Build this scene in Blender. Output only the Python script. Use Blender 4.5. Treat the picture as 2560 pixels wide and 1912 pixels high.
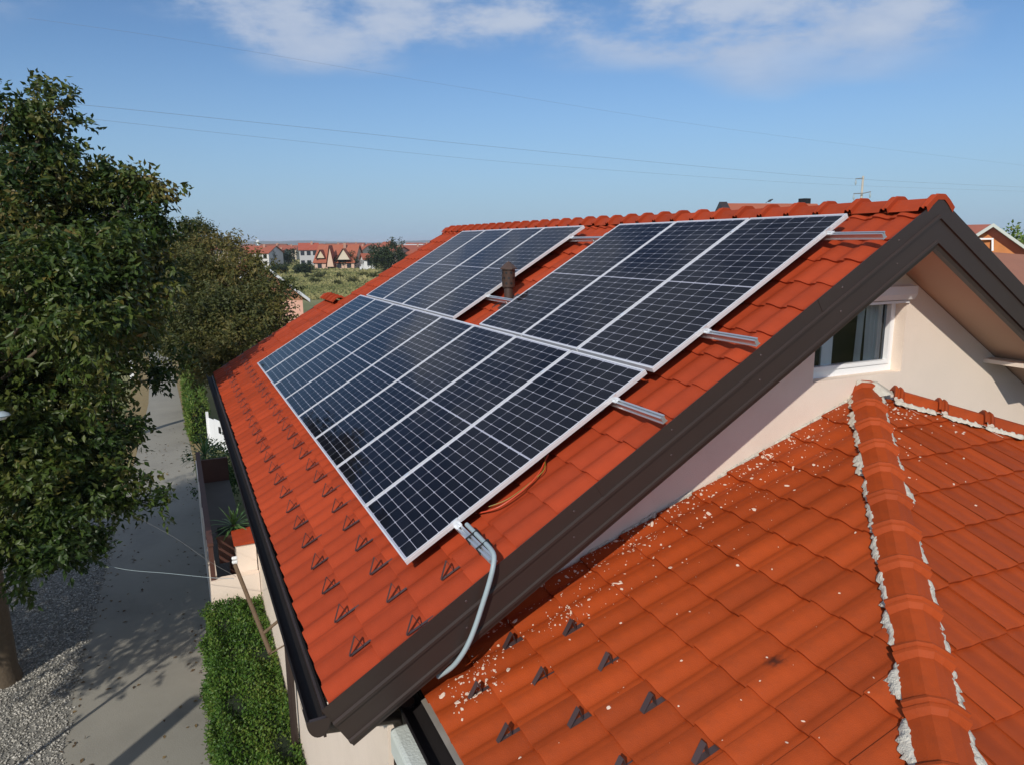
import bpy, bmesh, math, random
import numpy as np
from mathutils import Vector, Matrix

for o in list(bpy.data.objects): bpy.data.objects.remove(o, do_unlink=True)
SC = bpy.context.scene
COL = SC.collection
random.seed(7); RNG = np.random.default_rng(11)
rad = math.radians

# ------------------------------------------------------------------ camera
CAM = np.array([-1.1236, -3.965, 1.8908]); YAW, PIT, ROL = rad(25.0745), rad(11.0748), rad(-0.4488); FPX = 1795.72
_f = np.array([math.sin(YAW)*math.cos(PIT), math.cos(YAW)*math.cos(PIT), -math.sin(PIT)])
_r = np.array([math.cos(YAW), -math.sin(YAW), 0.0]); _u = np.cross(_r, _f)
CR = math.cos(ROL)*_r + math.sin(ROL)*_u; CU = -math.sin(ROL)*_r + math.cos(ROL)*_u; CF = _f
cd = bpy.data.cameras.new('camera'); cam = bpy.data.objects.new('camera', cd); COL.objects.link(cam)
cd.sensor_fit = 'HORIZONTAL'; cd.sensor_width = 36.0; cd.lens = FPX/2560*36.0
cd.clip_start = 0.05; cd.clip_end = 30000
cam.matrix_world = Matrix(((CR[0], CU[0], -CF[0], CAM[0]), (CR[1], CU[1], -CF[1], CAM[1]), (CR[2], CU[2], -CF[2], CAM[2]), (0, 0, 0, 1)))
SC.camera = cam
SC.render.resolution_x = 1024; SC.render.resolution_y = 764

def ray(x, y): return (x-1280)/FPX*CR - (y-956)/FPX*CU + CF
def W(x, y, t): return CAM + t*ray(x, y)                       # point seen at photo pixel (x, y), t metres deep
def onZ(x, y, z): d = ray(x, y); return CAM + d*(z-CAM[2])/d[2]
def onY(x, y, yy): d = ray(x, y); return CAM + d*(yy-CAM[1])/d[1]

# ------------------------------------------------------------------ light
SUN_EL = rad(32.5); SUN_TO = np.array([0.672, 0.741])           # horizontal direction the light travels
SUN_TO /= np.linalg.norm(SUN_TO)
SDIR = Vector((SUN_TO[0]*math.cos(SUN_EL), SUN_TO[1]*math.cos(SUN_EL), -math.sin(SUN_EL)))
sl = bpy.data.lights.new('sun', 'SUN'); sl.energy = 3.7; sl.angle = rad(0.6); sl.color = (1.0, 0.93, 0.82)
so = bpy.data.objects.new('sun', sl); COL.objects.link(so); so.rotation_euler = SDIR.to_track_quat('-Z', 'Y').to_euler()
so.location = (0, 0, 40)

SC.view_settings.view_transform = 'Standard'; SC.view_settings.look = 'None'
SC.view_settings.exposure = 0.0; SC.view_settings.gamma = 1.0; SC.view_settings.use_curve_mapping = False

wd = bpy.data.worlds.new('World'); SC.world = wd; wd.use_nodes = True
nt = wd.node_tree; nt.nodes.clear()
def N(nt, t, **kw):
    n = nt.nodes.new(t)
    for k, v in kw.items(): setattr(n, k, v)
    return n
def L(nt, a, b): nt.links.new(a, b)
def M(nt, op, a, b=None, c=None, clamp=False):
    n = N(nt, 'ShaderNodeMath', operation=op, use_clamp=clamp)
    for i, v in enumerate((a, b, c)):
        if v is None: continue
        if isinstance(v, (int, float)): n.inputs[i].default_value = v
        else: L(nt, v, n.inputs[i])
    return n.outputs[0]
out = N(nt, 'ShaderNodeOutputWorld'); bg = N(nt, 'ShaderNodeBackground'); bg.inputs[1].default_value = 0.094
sky = N(nt, 'ShaderNodeTexSky', sky_type='NISHITA', sun_disc=False)
sky.sun_elevation = SUN_EL; sky.sun_rotation = math.atan2(-SUN_TO[0], -SUN_TO[1]); sky.altitude = 100
sky.air_density = 1.0; sky.dust_density = 0.3; sky.ozone_density = 3.5
tc = N(nt, 'ShaderNodeTexCoord'); sp = N(nt, 'ShaderNodeSeparateXYZ'); L(nt, tc.outputs['Generated'], sp.inputs[0])
zz = M(nt, 'ADD', M(nt, 'MAXIMUM', sp.outputs[2], 0.0), 0.16)
cu = M(nt, 'DIVIDE', sp.outputs[0], zz); cv = M(nt, 'DIVIDE', sp.outputs[1], zz)
cb = N(nt, 'ShaderNodeCombineXYZ'); L(nt, cu, cb.inputs[0]); L(nt, cv, cb.inputs[1])
def cloudnoise(scale, det, rough, off, stretch):
    mp = N(nt, 'ShaderNodeMapping'); mp.inputs['Location'].default_value = off
    mp.inputs['Rotation'].default_value = (0, 0, rad(25)); mp.inputs['Scale'].default_value = stretch
    L(nt, cb.outputs[0], mp.inputs[0])
    n = N(nt, 'ShaderNodeTexNoise'); n.inputs['Scale'].default_value = scale; n.inputs['Detail'].default_value = det
    n.inputs['Roughness'].default_value = rough; L(nt, mp.outputs[0], n.inputs[0]); return n.outputs[0]
COFF = (16.10, 18.85, 0)
n1 = cloudnoise(0.85, 2, 0.5, COFF, (1, 1, 1)); n2 = cloudnoise(3.6, 10, 0.60, (COFF[0]+0.4, COFF[1]+0.9, 0), (1, 1, 1))
mixn = M(nt, 'ADD', M(nt, 'MULTIPLY', n1, 0.62), M(nt, 'MULTIPLY', n2, 0.48))
def ramp01(x, lo, hi):
    m = N(nt, 'ShaderNodeMapRange', interpolation_type='SMOOTHSTEP'); L(nt, x, m.inputs[0])
    m.inputs[1].default_value = lo; m.inputs[2].default_value = hi; return m.outputs[0]
dens = ramp01(mixn, 0.462, 0.60)
elev = ramp01(M(nt, 'ADD', sp.outputs[2], M(nt, 'MULTIPLY', M(nt, 'SUBTRACT', n1, 0.5), 0.30)), 0.195, 0.265)
mask = M(nt, 'MULTIPLY', M(nt, 'MULTIPLY', dens, elev), 0.86)
# hazy air towards the horizon, the same all round
hz_ = N(nt, 'ShaderNodeMix', data_type='RGBA'); L(nt, M(nt, 'MULTIPLY', M(nt, 'SUBTRACT', 1.0, ramp01(sp.outputs[2], -0.06, 0.26)), 0.93), hz_.inputs[0])
tone = N(nt, 'ShaderNodeMix', data_type='RGBA', blend_type='MULTIPLY'); tone.inputs[0].default_value = 1.0
L(nt, sky.outputs[0], tone.inputs[6]); tone.inputs[7].default_value = (0.84, 0.98, 1.12, 1)
L(nt, tone.outputs[2], hz_.inputs[6]); hz_.inputs[7].default_value = (2.95, 4.5, 6.5, 1)
mx = N(nt, 'ShaderNodeMix', data_type='RGBA'); L(nt, mask, mx.inputs[0]); L(nt, hz_.outputs[2], mx.inputs[6])
cshade = N(nt, 'ShaderNodeMix', data_type='RGBA'); L(nt, ramp01(n2, 0.40, 0.70), cshade.inputs[0])
cshade.inputs[6].default_value = (4.6, 5.5, 7.2, 1); cshade.inputs[7].default_value = (5.6, 6.3, 7.6, 1)
L(nt, cshade.outputs[2], mx.inputs[7]); L(nt, mx.outputs[2], bg.inputs[0]); L(nt, bg.outputs[0], out.inputs[0])

# ------------------------------------------------------------------ helpers
def tag(o, label=None, cat=None, group=None, kind=None):
    if label: o['label'] = label
    if cat: o['category'] = cat
    if group: o['group'] = group
    if kind: o['kind'] = kind
    return o
def link(o, parent=None):
    COL.objects.link(o)
    if parent is not None: o.parent = parent
    return o
def empty(name, loc=(0, 0, 0), mat=None):
    o = bpy.data.objects.new(name, None); o.empty_display_size = 0.2; COL.objects.link(o)
    if mat is not None: o.matrix_world = mat
    else: o.location = loc
    return o
def ob(name, me, mat, parent=None, smooth=False):
    if mat is not None and not me.materials: me.materials.append(mat)
    if smooth:
        me.polygons.foreach_set('use_smooth', [True]*len(me.polygons))
    return link(bpy.data.objects.new(name, me), parent)
def npmesh(name, v, faces, var=None):
    """faces: int array (m,k)"""
    v = np.asarray(v, float); faces = np.asarray(faces, int); m, k = faces.shape
    me = bpy.data.meshes.new(name); me.vertices.add(len(v)); me.vertices.foreach_set('co', v.ravel())
    me.loops.add(m*k); me.loops.foreach_set('vertex_index', faces.ravel().astype(np.int32))
    me.polygons.add(m); me.polygons.foreach_set('loop_start', np.arange(0, m*k, k, dtype=np.int32))
    try: me.polygons.foreach_set('loop_total', np.full(m, k, dtype=np.int32))
    except Exception: pass
    if var is not None:
        a = me.attributes.new('var', 'FLOAT', 'POINT'); a.data.foreach_set('value', np.asarray(var, np.float32))
    me.update(calc_edges=True); me.validate(); return me
def pmesh(name, v, f):
    me = bpy.data.meshes.new(name); me.from_pydata([tuple(map(float, p)) for p in v], [], f); me.update(); return me
class B:
    """collects shapes, builds one mesh"""
    def __init__(s): s.v = []; s.f = []
    def add(s, v, f):
        n = len(s.v); s.v += [tuple(map(float, p)) for p in v]; s.f += [tuple(n+i for i in q) for q in f]; return s
    def box(s, x0, x1, y0, y1, z0, z1, M=None):
        v = [Vector((x, y, z)) for x in (x0, x1) for y in (y0, y1) for z in (z0, z1)]
        if M is not None: v = [M @ p for p in v]
        return s.add(v, [(0, 1, 3, 2), (4, 6, 7, 5), (0, 4, 5, 1), (2, 3, 7, 6), (0, 2, 6, 4), (1, 5, 7, 3)])
    def tube(s, pts, r, n=8, caps=True):
        pts = [Vector(p) for p in pts]; R = r if isinstance(r, (list, tuple)) else [r]*len(pts)
        v = []; up = None
        for i, p in enumerate(pts):
            d = (pts[min(i+1, len(pts)-1)]-pts[max(i-1, 0)]).normalized()
            if up is None: up = Vector((0, 0, 1)) if abs(d.z) < .9 else Vector((1, 0, 0))
            a = d.cross(up).normalized(); b = a.cross(d).normalized(); up = b
            for k in range(n):
                t = 2*math.pi*k/n; v.append(p+(math.cos(t)*a+math.sin(t)*b)*float(R[i]))
        f = [(i*n+k, i*n+(k+1) % n, (i+1)*n+(k+1) % n, (i+1)*n+k) for i in range(len(pts)-1) for k in range(n)]
        if caps: f += [tuple(range(n))[::-1], tuple((len(pts)-1)*n+k for k in range(n))]
        return s.add(v, f)
    def lathe(s, prof, c=(0, 0, 0), n=16):
        v = [(c[0]+r*math.cos(2*math.pi*k/n), c[1]+r*math.sin(2*math.pi*k/n), c[2]+z) for r, z in prof for k in range(n)]
        f = [(i*n+k, i*n+(k+1) % n, (i+1)*n+(k+1) % n, (i+1)*n+k) for i in range(len(prof)-1) for k in range(n)]
        return s.add(v, f)
    def prism(s, poly, d):
        """poly: list of 3-D points, d: extrusion vector"""
        n = len(poly); P = [Vector(p) for p in poly]; D = Vector(d)
        return s.add(P+[p+D for p in P], [tuple(range(n))[::-1], tuple(range(n, 2*n))]+[(i, (i+1) % n, n+(i+1) % n, n+i) for i in range(n)])
    def mesh(s, name):
        me = pmesh(name, s.v, s.f); b = bmesh.new(); b.from_mesh(me); bmesh.ops.recalc_face_normals(b, faces=b.faces); b.to_mesh(me); b.free(); return me
    def build(s, name, mat, parent=None, smooth=False): return ob(name, s.mesh(name), mat, parent, smooth)
def smooth_by_angle(o, deg=40):
    me = o.data; me.polygons.foreach_set('use_smooth', [True]*len(me.polygons))
    b = bmesh.new(); b.from_mesh(me)
    for e in b.edges:
        if len(e.link_faces) == 2 and e.calc_face_angle(0) > rad(deg): e.smooth = False
    b.to_mesh(me); b.free(); return o
ORD = ['first', 'second', 'third', 'fourth', 'fifth', 'sixth', 'seventh', 'eighth', 'ninth', 'tenth', 'eleventh', 'twelfth', 'thirteenth', 'fourteenth', 'fifteenth', 'sixteenth', 'seventeenth', 'eighteenth', 'nineteenth', 'twentieth']
ORD += ['twenty-'+o for o in ORD[:9]]+['thirtieth']+['thirty-'+o for o in ORD[:9]]

# ------------------------------------------------------------------ materials
def mat(name, color, rough=0.6, metal=0.0, vary=0.0, vscale=6.0, bump=0.0, bscale=60.0, objvar=0.0, varattr=None, spec=0.5, coat=0.0, transl=0.0, dirt=None):
    m = bpy.data.materials.new(name); m.use_nodes = True; t = m.node_tree; p = t.nodes['Principled BSDF']
    p.inputs['Roughness'].default_value = rough; p.inputs['Metallic'].default_value = metal
    p.inputs['Specular IOR Level'].default_value = spec; p.inputs['Coat Weight'].default_value = coat
    co = N(t, 'ShaderNodeTexCoord'); src = None
    if varattr:
        at = N(t, 'ShaderNodeAttribute', attribute_name='var'); cr = N(t, 'ShaderNodeValToRGB')
        el = cr.color_ramp.elements
        while len(el) < len(varattr): el.new(0.5)
        for i, c in enumerate(varattr): el[i].position = i/(len(varattr)-1); el[i].color = (*c, 1)
        L(t, at.outputs['Fac'], cr.inputs[0]); src = cr.outputs[0]
    else:
        rgb = N(t, 'ShaderNodeRGB'); rgb.outputs[0].default_value = (*color, 1); src = rgb.outputs[0]
    if vary or objvar:
        f = None
        if vary:
            n = N(t, 'ShaderNodeTexNoise'); n.inputs['Scale'].default_value = vscale; n.inputs['Detail'].default_value = 6; n.inputs['Roughness'].default_value = 0.6
            L(t, co.outputs['Object'], n.inputs[0]); f = M(t, 'MULTIPLY', M(t, 'SUBTRACT', n.outputs[0], 0.5), vary*2)
        if objvar:
            oi = N(t, 'ShaderNodeObjectInfo'); a2 = N(t, 'ShaderNodeAttribute', attribute_name='var')
            g = M(t, 'MULTIPLY', M(t, 'SUBTRACT', M(t, 'FRACT', M(t, 'ADD', oi.outputs['Random'], a2.outputs['Fac'])), 0.5), objvar*2)
            f = g if f is None else M(t, 'ADD', f, g)
        hs = N(t, 'ShaderNodeHueSaturation'); L(t, src, hs.inputs['Color']); L(t, M(t, 'ADD', f, 1.0), hs.inputs['Value']); src = hs.outputs[0]
    if dirt:
        dc, ds, lo, hi, amt = dirt
        n = N(t, 'ShaderNodeTexNoise'); n.inputs['Scale'].default_value = ds; n.inputs['Detail'].default_value = 8; n.inputs['Roughness'].default_value = 0.65
        L(t, co.outputs['Object'], n.inputs[0]); mr = N(t, 'ShaderNodeMapRange'); L(t, n.outputs[0], mr.inputs[0]); mr.inputs[1].default_value = lo; mr.inputs[2].default_value = hi
        mm = N(t, 'ShaderNodeMix', data_type='RGBA'); L(t, M(t, 'MULTIPLY', mr.outputs[0], amt), mm.inputs[0]); L(t, src, mm.inputs[6]); mm.inputs[7].default_value = (*dc, 1); src = mm.outputs[2]
    L(t, src, p.inputs['Base Color'])
    if bump:
        n = N(t, 'ShaderNodeTexNoise'); n.inputs['Scale'].default_value = bscale; n.inputs['Detail'].default_value = 5
        L(t, co.outputs['Object'], n.inputs[0]); b = N(t, 'ShaderNodeBump'); b.inputs['Strength'].default_value = bump; b.inputs['Distance'].default_value = 0.01
        L(t, n.outputs[0], b.inputs['Height']); L(t, b.outputs[0], p.inputs['Normal'])
    if transl:
        tr = N(t, 'ShaderNodeBsdfTranslucent'); L(t, src, tr.inputs[0]); ms = N(t, 'ShaderNodeMixShader'); ms.inputs[0].default_value = transl
        o = t.nodes['Material Output']; L(t, p.outputs[0], ms.inputs[1]); L(t, tr.outputs[0], ms.inputs[2]); L(t, ms.outputs[0], o.inputs[0])
    return m
def glassmat(name, tint=(1, 1, 1), ior=1.5, rough=0.02):
    m = bpy.data.materials.new(name); m.use_nodes = True; t = m.node_tree; t.nodes.clear()
    o = N(t, 'ShaderNodeOutputMaterial'); ms = N(t, 'ShaderNodeMixShader'); fr = N(t, 'ShaderNodeFresnel'); fr.inputs[0].default_value = ior
    tr = N(t, 'ShaderNodeBsdfTransparent'); tr.inputs[0].default_value = (*tint, 1); gl = N(t, 'ShaderNodeBsdfGlossy'); gl.inputs['Roughness'].default_value = rough
    L(t, fr.outputs[0], ms.inputs[0]); L(t, tr.outputs[0], ms.inputs[1]); L(t, gl.outputs[0], ms.inputs[2]); L(t, ms.outputs[0], o.inputs[0]); return m
MT = {}
MT['tile'] = mat('clay_tile', (0.325, 0.044, 0.0135), 0.70, vary=0.20, vscale=9, bump=0.22, bscale=210, objvar=0.14, spec=0.18, dirt=((0.17, 0.036, 0.016), 2.6, 0.5, 0.8, 0.55))
MT['tile2'] = mat('clay_tile_annex', (0.325, 0.050, 0.0085), 0.64, vary=0.26, vscale=6, bump=0.25, bscale=190, objvar=0.15, spec=0.2, dirt=((0.14, 0.032, 0.012), 3.4, 0.48, 0.78, 0.6))
MT['brown'] = mat('brown_sheet_metal', (0.033, 0.022, 0.019), 0.45, vary=0.15, vscale=3, bump=0.02, bscale=40)
MT['guard'] = mat('brown_steel', (0.062, 0.040, 0.041), 0.45, objvar=0.15)
MT['gutter'] = mat('dark_gutter', (0.012, 0.010, 0.010), 0.7, vary=0.3, vscale=4, spec=0.2)
MT['wall'] = mat('cream_render', (0.79, 0.675, 0.575), 0.92, vary=0.07, vscale=1.6, bump=0.5, bscale=170, dirt=((0.46, 0.37, 0.30), 1.1, 0.5, 0.85, 0.30))
MT['soffit'] = mat('brown_soffit', (0.52, 0.36, 0.26), 0.75, vary=0.06, vscale=1.5, bump=0.08, bscale=150)
MT['mortar'] = mat('lime_mortar', (0.56, 0.53, 0.46), 0.95, vary=0.3, vscale=30, bump=1.0, bscale=120, dirt=((.25, .17, .12), 22, .55, .75, .6))
MT['fleck'] = mat('mortar_splash', (0.66, 0.52, 0.42), 0.95, vary=0.2, vscale=30)
MT['alu'] = mat('anodised_aluminium', (0.62, 0.63, 0.65), 0.38, metal=0.85, vary=0.05, vscale=8)
MT['frame'] = mat('silver_panel_frame', (0.74, 0.75, 0.78), 0.42, metal=0.35, vary=0.04, vscale=5)
MT['clamp'] = mat('bright_aluminium', (0.80, 0.82, 0.84), 0.30, metal=0.6)
MT['cell'] = mat('mono_cell', (0.0055, 0.0058, 0.0105), 0.4, objvar=0.25, spec=0.15)
MT['sheet'] = mat('white_backsheet', (0.43, 0.44, 0.51), 0.6)
MT['glass'] = glassmat('solar_glass', (0.96, 0.97, 1.0), 1.21, 0.035)
MT['busbar'] = mat('busbar', (0.05, 0.052, 0.07), 0.4, metal=0.3)
MT['conduit'] = mat('grey_conduit', (0.30, 0.37, 0.40), 0.5, bump=0.1, bscale=80)
MT['black'] = mat('black_plastic', (0.012, 0.012, 0.013), 0.5)
MT['pvc'] = mat('white_pvc', (0.80, 0.81, 0.82), 0.35)
MT['wglass'] = glassmat('window_glass', (0.92, 0.95, 0.95), 1.5, 0.01)
MT['curtain'] = mat('curtain', (0.60, 0.61, 0.60), 0.9)
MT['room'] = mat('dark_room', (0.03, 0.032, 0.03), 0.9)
MT['deck'] = mat('roof_deck', (0.05, 0.03, 0.02), 0.9)
MT['beam'] = mat('pale_concrete', (0.55, 0.60, 0.58), 0.85, vary=0.12, vscale=8, bump=0.5, bscale=60)
MT['bark'] = mat('bark', (0.10, 0.075, 0.05), 0.95, vary=0.35, vscale=14, bump=1.0, bscale=22)
LEAFW = [(0.022, 0.048, 0.010), (0.042, 0.078, 0.014), (0.075, 0.105, 0.020), (0.125, 0.120, 0.028), (0.18, 0.125, 0.035)]
MT['leafw'] = mat('walnut_leaf', (0, 0, 0), 0.45, varattr=LEAFW, transl=0.22, spec=0.35)
MT['leafd'] = mat('dry_tree_leaf', (0, 0, 0), 0.55, varattr=[(0.042, 0.056, 0.016), (0.080, 0.088, 0.023), (0.125, 0.112, 0.030), (0.18, 0.135, 0.042)], transl=0.2, spec=0.3)
MT['leafg'] = mat('green_leaf', (0, 0, 0), 0.5, varattr=[(0.022, 0.060, 0.010), (0.048, 0.115, 0.016), (0.090, 0.165, 0.024), (0.15, 0.20, 0.04), (0.20, 0.13, 0.04)], transl=0.2, spec=0.35)
MT['leaff'] = mat('far_leaf', (0, 0, 0), 0.7, varattr=[(0.020, 0.036, 0.018), (0.034, 0.055, 0.022), (0.055, 0.075, 0.028)], transl=0.15, spec=0.2)
MT['yucca'] = mat('yucca_leaf', (0, 0, 0), 0.4, varattr=[(0.03, 0.08, 0.02), (0.07, 0.16, 0.04), (0.11, 0.22, 0.07)], transl=0.15)
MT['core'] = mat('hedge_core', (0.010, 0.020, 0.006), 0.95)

# ------------------------------------------------------------------ the ground
ZG = -6.0
def sheet(name, poly, z, m, kind='structure', sub=1):
    me = pmesh(name, [(x, y, z) for x, y in poly], [tuple(range(len(poly)))])
    return tag(ob(name, me, m), kind=kind)
def groundmat():
    m = mat('dry_grass_ground', (0.10, 0.10, 0.045), 0.95); t = m.node_tree; p = t.nodes['Principled BSDF']
    co = N(t, 'ShaderNodeTexCoord'); r = N(t, 'ShaderNodeValToRGB'); n = N(t, 'ShaderNodeTexNoise'); n.inputs['Scale'].default_value = 0.045; n.inputs['Detail'].default_value = 9; n.inputs['Roughness'].default_value = 0.66
    L(t, co.outputs['Object'], n.inputs[0]); L(t, n.outputs[0], r.inputs[0])
    e = r.color_ramp.elements; e[0].position = 0.36; e[0].color = (0.075, 0.10, 0.032, 1); e[1].position = 0.66; e[1].color = (0.27, 0.24, 0.10, 1)
    k = e.new(0.5); k.color = (0.15, 0.155, 0.06, 1); L(t, r.outputs[0], p.inputs['Base Color']); return m
MT['ground'] = groundmat()
ground = sheet('ground', [(-9000, -9000), (9000, -9000), (9000, 9000), (-9000, 9000)], ZG, MT['ground'])
MT['road'] = mat('worn_concrete_road', (0.255, 0.243, 0.208), 0.95, vary=0.20, vscale=1.1, bump=0.35, bscale=45, dirt=((0.13, 0.12, 0.105), 0.55, 0.5, 0.72, 0.55))
rl = [(-3.32, -8), (-3.33, 6), (-3.42, 10), (-3.2, 18), (-2.95, 26), (-2.75, 36), (-2.9, 46), (-3.3, 62), (-4.0, 90)]
rr = [(-0.6, -8), (-1.0, 6), (-0.85, 13), (-0.98, 24), (-1.28, 36), (-1.55, 46), (-1.9, 62), (-2.6, 90)]
rv = [(x, y, ZG+0.008) for x, y in rl]+[(x, y, ZG+0.008) for x, y in rr[::-1]]
road = tag(ob('road', pmesh('road', rv, [tuple(range(len(rv)))]), MT['road']), kind='structure')
MT['drygrass'] = mat('straw_verge', (0.22, 0.165, 0.075), 0.95, vary=0.35, vscale=5, bump=0.6, bscale=40)
verge = []
for side, pts in ((-1, rl[3:8]), (1, rr[3:7])):
    for (x, y), (x2, y2) in zip(pts, pts[1:]):
        w = 0.9 if side < 0 else 0.45
        verge.append([(x+side*w, y, ZG+0.004), (x+0.05*-side, y, ZG+0.004), (x2+0.05*-side, y2, ZG+0.004), (x2+side*w, y2, ZG+0.004)])
vb = B()
for q in verge: vb.add(q, [(0, 1, 2, 3)])
tag(vb.build('verge', MT['drygrass']), kind='structure')
# ploughed earth under the gravel patch
MT['gravelbed'] = mat('gravel_bed', (0.20, 0.195, 0.175), 0.95, vary=0.4, vscale=18, bump=1.0, bscale=50)
gp = [(-9, 0), (-3.30, 0), (-3.31, 6), (-3.38, 10), (-3.22, 18), (-3.3, 19.5), (-9, 19.5)]
sheet('gravel_bed', gp, ZG+0.012, MT['gravelbed'])
def gravel():
    base = np.array([(1, 0, 0), (-1, 0, 0), (0, 1, 0), (0, -1, 0), (0, 0, 1), (0, 0, -1)], float)
    fc = np.array([(0, 2, 4), (2, 1, 4), (1, 3, 4), (3, 0, 4), (2, 0, 5), (1, 2, 5), (3, 1, 5), (0, 3, 5)])
    n = 40000; P = np.column_stack([RNG.uniform(-6.6, -3.15, n), RNG.uniform(3.5, 19, n), np.full(n, ZG+0.02)])
    edge = np.interp(P[:, 1], [0, 6, 10, 18, 20], [-3.28, -3.30, -3.38, -3.2, -3.2])+RNG.normal(0, 0.06, n)
    P = P[P[:, 0] < edge]; n = len(P)
    S = RNG.uniform(0.009, 0.032, (n, 1))*RNG.uniform(0.6, 1.2, (n, 3)); S[:, 2] *= 0.6
    V = base[None]*S[:, None, :]; a = RNG.uniform(0, 6.28, n); c, s = np.cos(a)[:, None], np.sin(a)[:, None]
    V = V+RNG.normal(0, 0.006, V.shape)
    V = np.stack([V[..., 0]*c-V[..., 1]*s, V[..., 0]*s+V[..., 1]*c, V[..., 2]], -1)+P[:, None, :]
    F = (fc[None]+6*np.arange(n)[:, None, None]).reshape(-1, 3)
    return npmesh('gravel', V.reshape(-1, 3), F, np.repeat(RNG.random(n), 6))
MT['stone'] = mat('gravel_stone', (0, 0, 0), 0.9, varattr=[(0.13, 0.125, 0.11), (0.27, 0.26, 0.235), (0.40, 0.385, 0.345), (0.56, 0.54, 0.49)])
tag(ob('gravel', gravel(), MT['stone']), label='loose pale gravel beside the road under the walnut tree', cat='gravel', kind='stuff')

# ------------------------------------------------------------------ the house
TH = rad(30.7793); c, s = math.cos(TH), math.sin(TH)
XR, YG0 = 3.864, -0.51                       # ridge x, plane of the near barge board
RM = Matrix.Rotation(-TH, 4, 'Y')            # local x up the slope, y along the eave, z out of the roof
MIR = Matrix(((-1, 0, 0, 2*XR), (0, 1, 0, 0), (0, 0, 1, 0), (0, 0, 0, 1)))
PW = {}
def thing(name, loc, label, cat, group=None):
    o = empty(name, loc); PW[o.name] = Matrix.Translation(Vector(loc)); return tag(o, label, cat, group)
def adopt(o, parent):                        # o is modelled in world coordinates
    o.parent = parent; o.matrix_parent_inverse = PW[parent.name].inverted(); return o
house = thing('house', (3.86, 5.0, ZG), 'cream rendered house under the steep orange tiled roof carrying the solar panels', 'house')
def hp(b, name, m, smooth=None):
    o = b.build(name, m) if isinstance(b, B) else ob(name, b, m)
    if smooth: smooth_by_angle(o, smooth)
    return adopt(o, house)
def RP(v, u, h): return RM @ Vector((v, u, h))

# --- one clay tile: profile across (near to far), tilt up at the lower edge
def tile_profile(w, amp=.88):
    xs = [0, .030, .050, .060, .070, .080, .098, .120, .142, .164, .190, .205]
    zs = [.0085, .0095, .0085, .004, .0005, .000, .004, .012, .0215, .0275, .030, .0285]
    return [(x*w/.205, .004+z*amp) for x, z in zip(xs, zs)]
def tile_mesh(name, w, expo, lap=0.035, th=0.020, amp=.88):
    pr = tile_profile(w, amp); n = len(pr); v = []; f = []
    rows = [(0.0, -0.0035), (0.010, 0.0), (expo+lap, 0.0)]
    for x, dz in rows:
        for y, z in pr: v.append((x, y, z+th*(1-x/expo)+dz))
    for r in range(2):
        for i in range(n-1): f.append((r*n+i, (r+1)*n+i, (r+1)*n+i+1, r*n+i+1))
    nt_ = len(v)
    for y, z in pr: v.append((0, y, z+th-0.0035))          # front edge gets its own vertices (sharp)
    for y, z in pr: v.append((0.004, y, z-0.003))
    for i in range(n-1): f.append((nt_+i, nt_+i+1, nt_+n+i+1, nt_+n+i))
    for i0 in (0, n-1):                                     # side skirts
        y, z = pr[i0]; k = len(v)
        v += [(0, y, z+th-0.0035), (expo+lap, y, z-th*lap/expo), (expo+lap, y, z-0.03), (0, y, z-0.016)]
        f.append((k, k+1, k+2, k+3) if i0 else (k+3, k+2, k+1, k))
    me = pmesh(name, v, [tuple(reversed(q)) for q in f])
    sm = [True]*(2*(n-1))+[False]*(len(f)-2*(n-1)); me.polygons.foreach_set('use_smooth', sm)
    b = bmesh.new(); b.from_mesh(me)
    b.normal_update()
    up = sum(1 for q in list(b.faces)[:22] if q.normal.z > 0)
    if up < 11: bmesh.ops.reverse_faces(b, faces=b.faces)
    b.to_mesh(me); b.free(); return me
HB = -0.176                                  # tile bed, metres below the panel surface
VC = [-0.75, -0.416, -0.087, 0.2325, 0.553, 0.872, 1.188, 1.502, 1.814, 2.122, 2.428, 2.738, 3.045, 3.348, 3.648, 3.945, 4.24, 4.535]
TW = 0.205; U0 = -0.496
deck = B(); v1 = XR/c+0.02
for ylo, yhi, vhi in ((-0.44, 9.52, 4.40), (9.52, 10.64, 1.93)):
    pass
deck.box(-0.70, 4.36, -0.44, 9.50, HB-0.16, HB-0.022, RM); deck.box(-0.70, 1.86, 9.50, 10.62, HB-0.16, HB-0.022, RM)
roof = hp(deck, 'roof', MT['deck'])
tmesh = {}
def getmesh(key, w, expo, m):
    if key not in tmesh:
        tmesh[key] = tile_mesh('roof_tile', w, expo); tmesh[key].materials.append(m)
    return tmesh[key]
def clipmesh(me, planes):
    """keep the side each plane (co, no) points away from"""
    b = bmesh.new(); b.from_mesh(me)
    for co, no in planes:
        bmesh.ops.bisect_plane(b, geom=list(b.verts)+list(b.edges)+list(b.faces), plane_co=co, plane_no=no, clear_outer=True)
    if len(b.faces) == 0: b.free(); return None
    m2 = bpy.data.meshes.new('roof_tile'); b.to_mesh(m2); b.free()
    for m in me.materials: m2.materials.append(m)
    return m2
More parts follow.
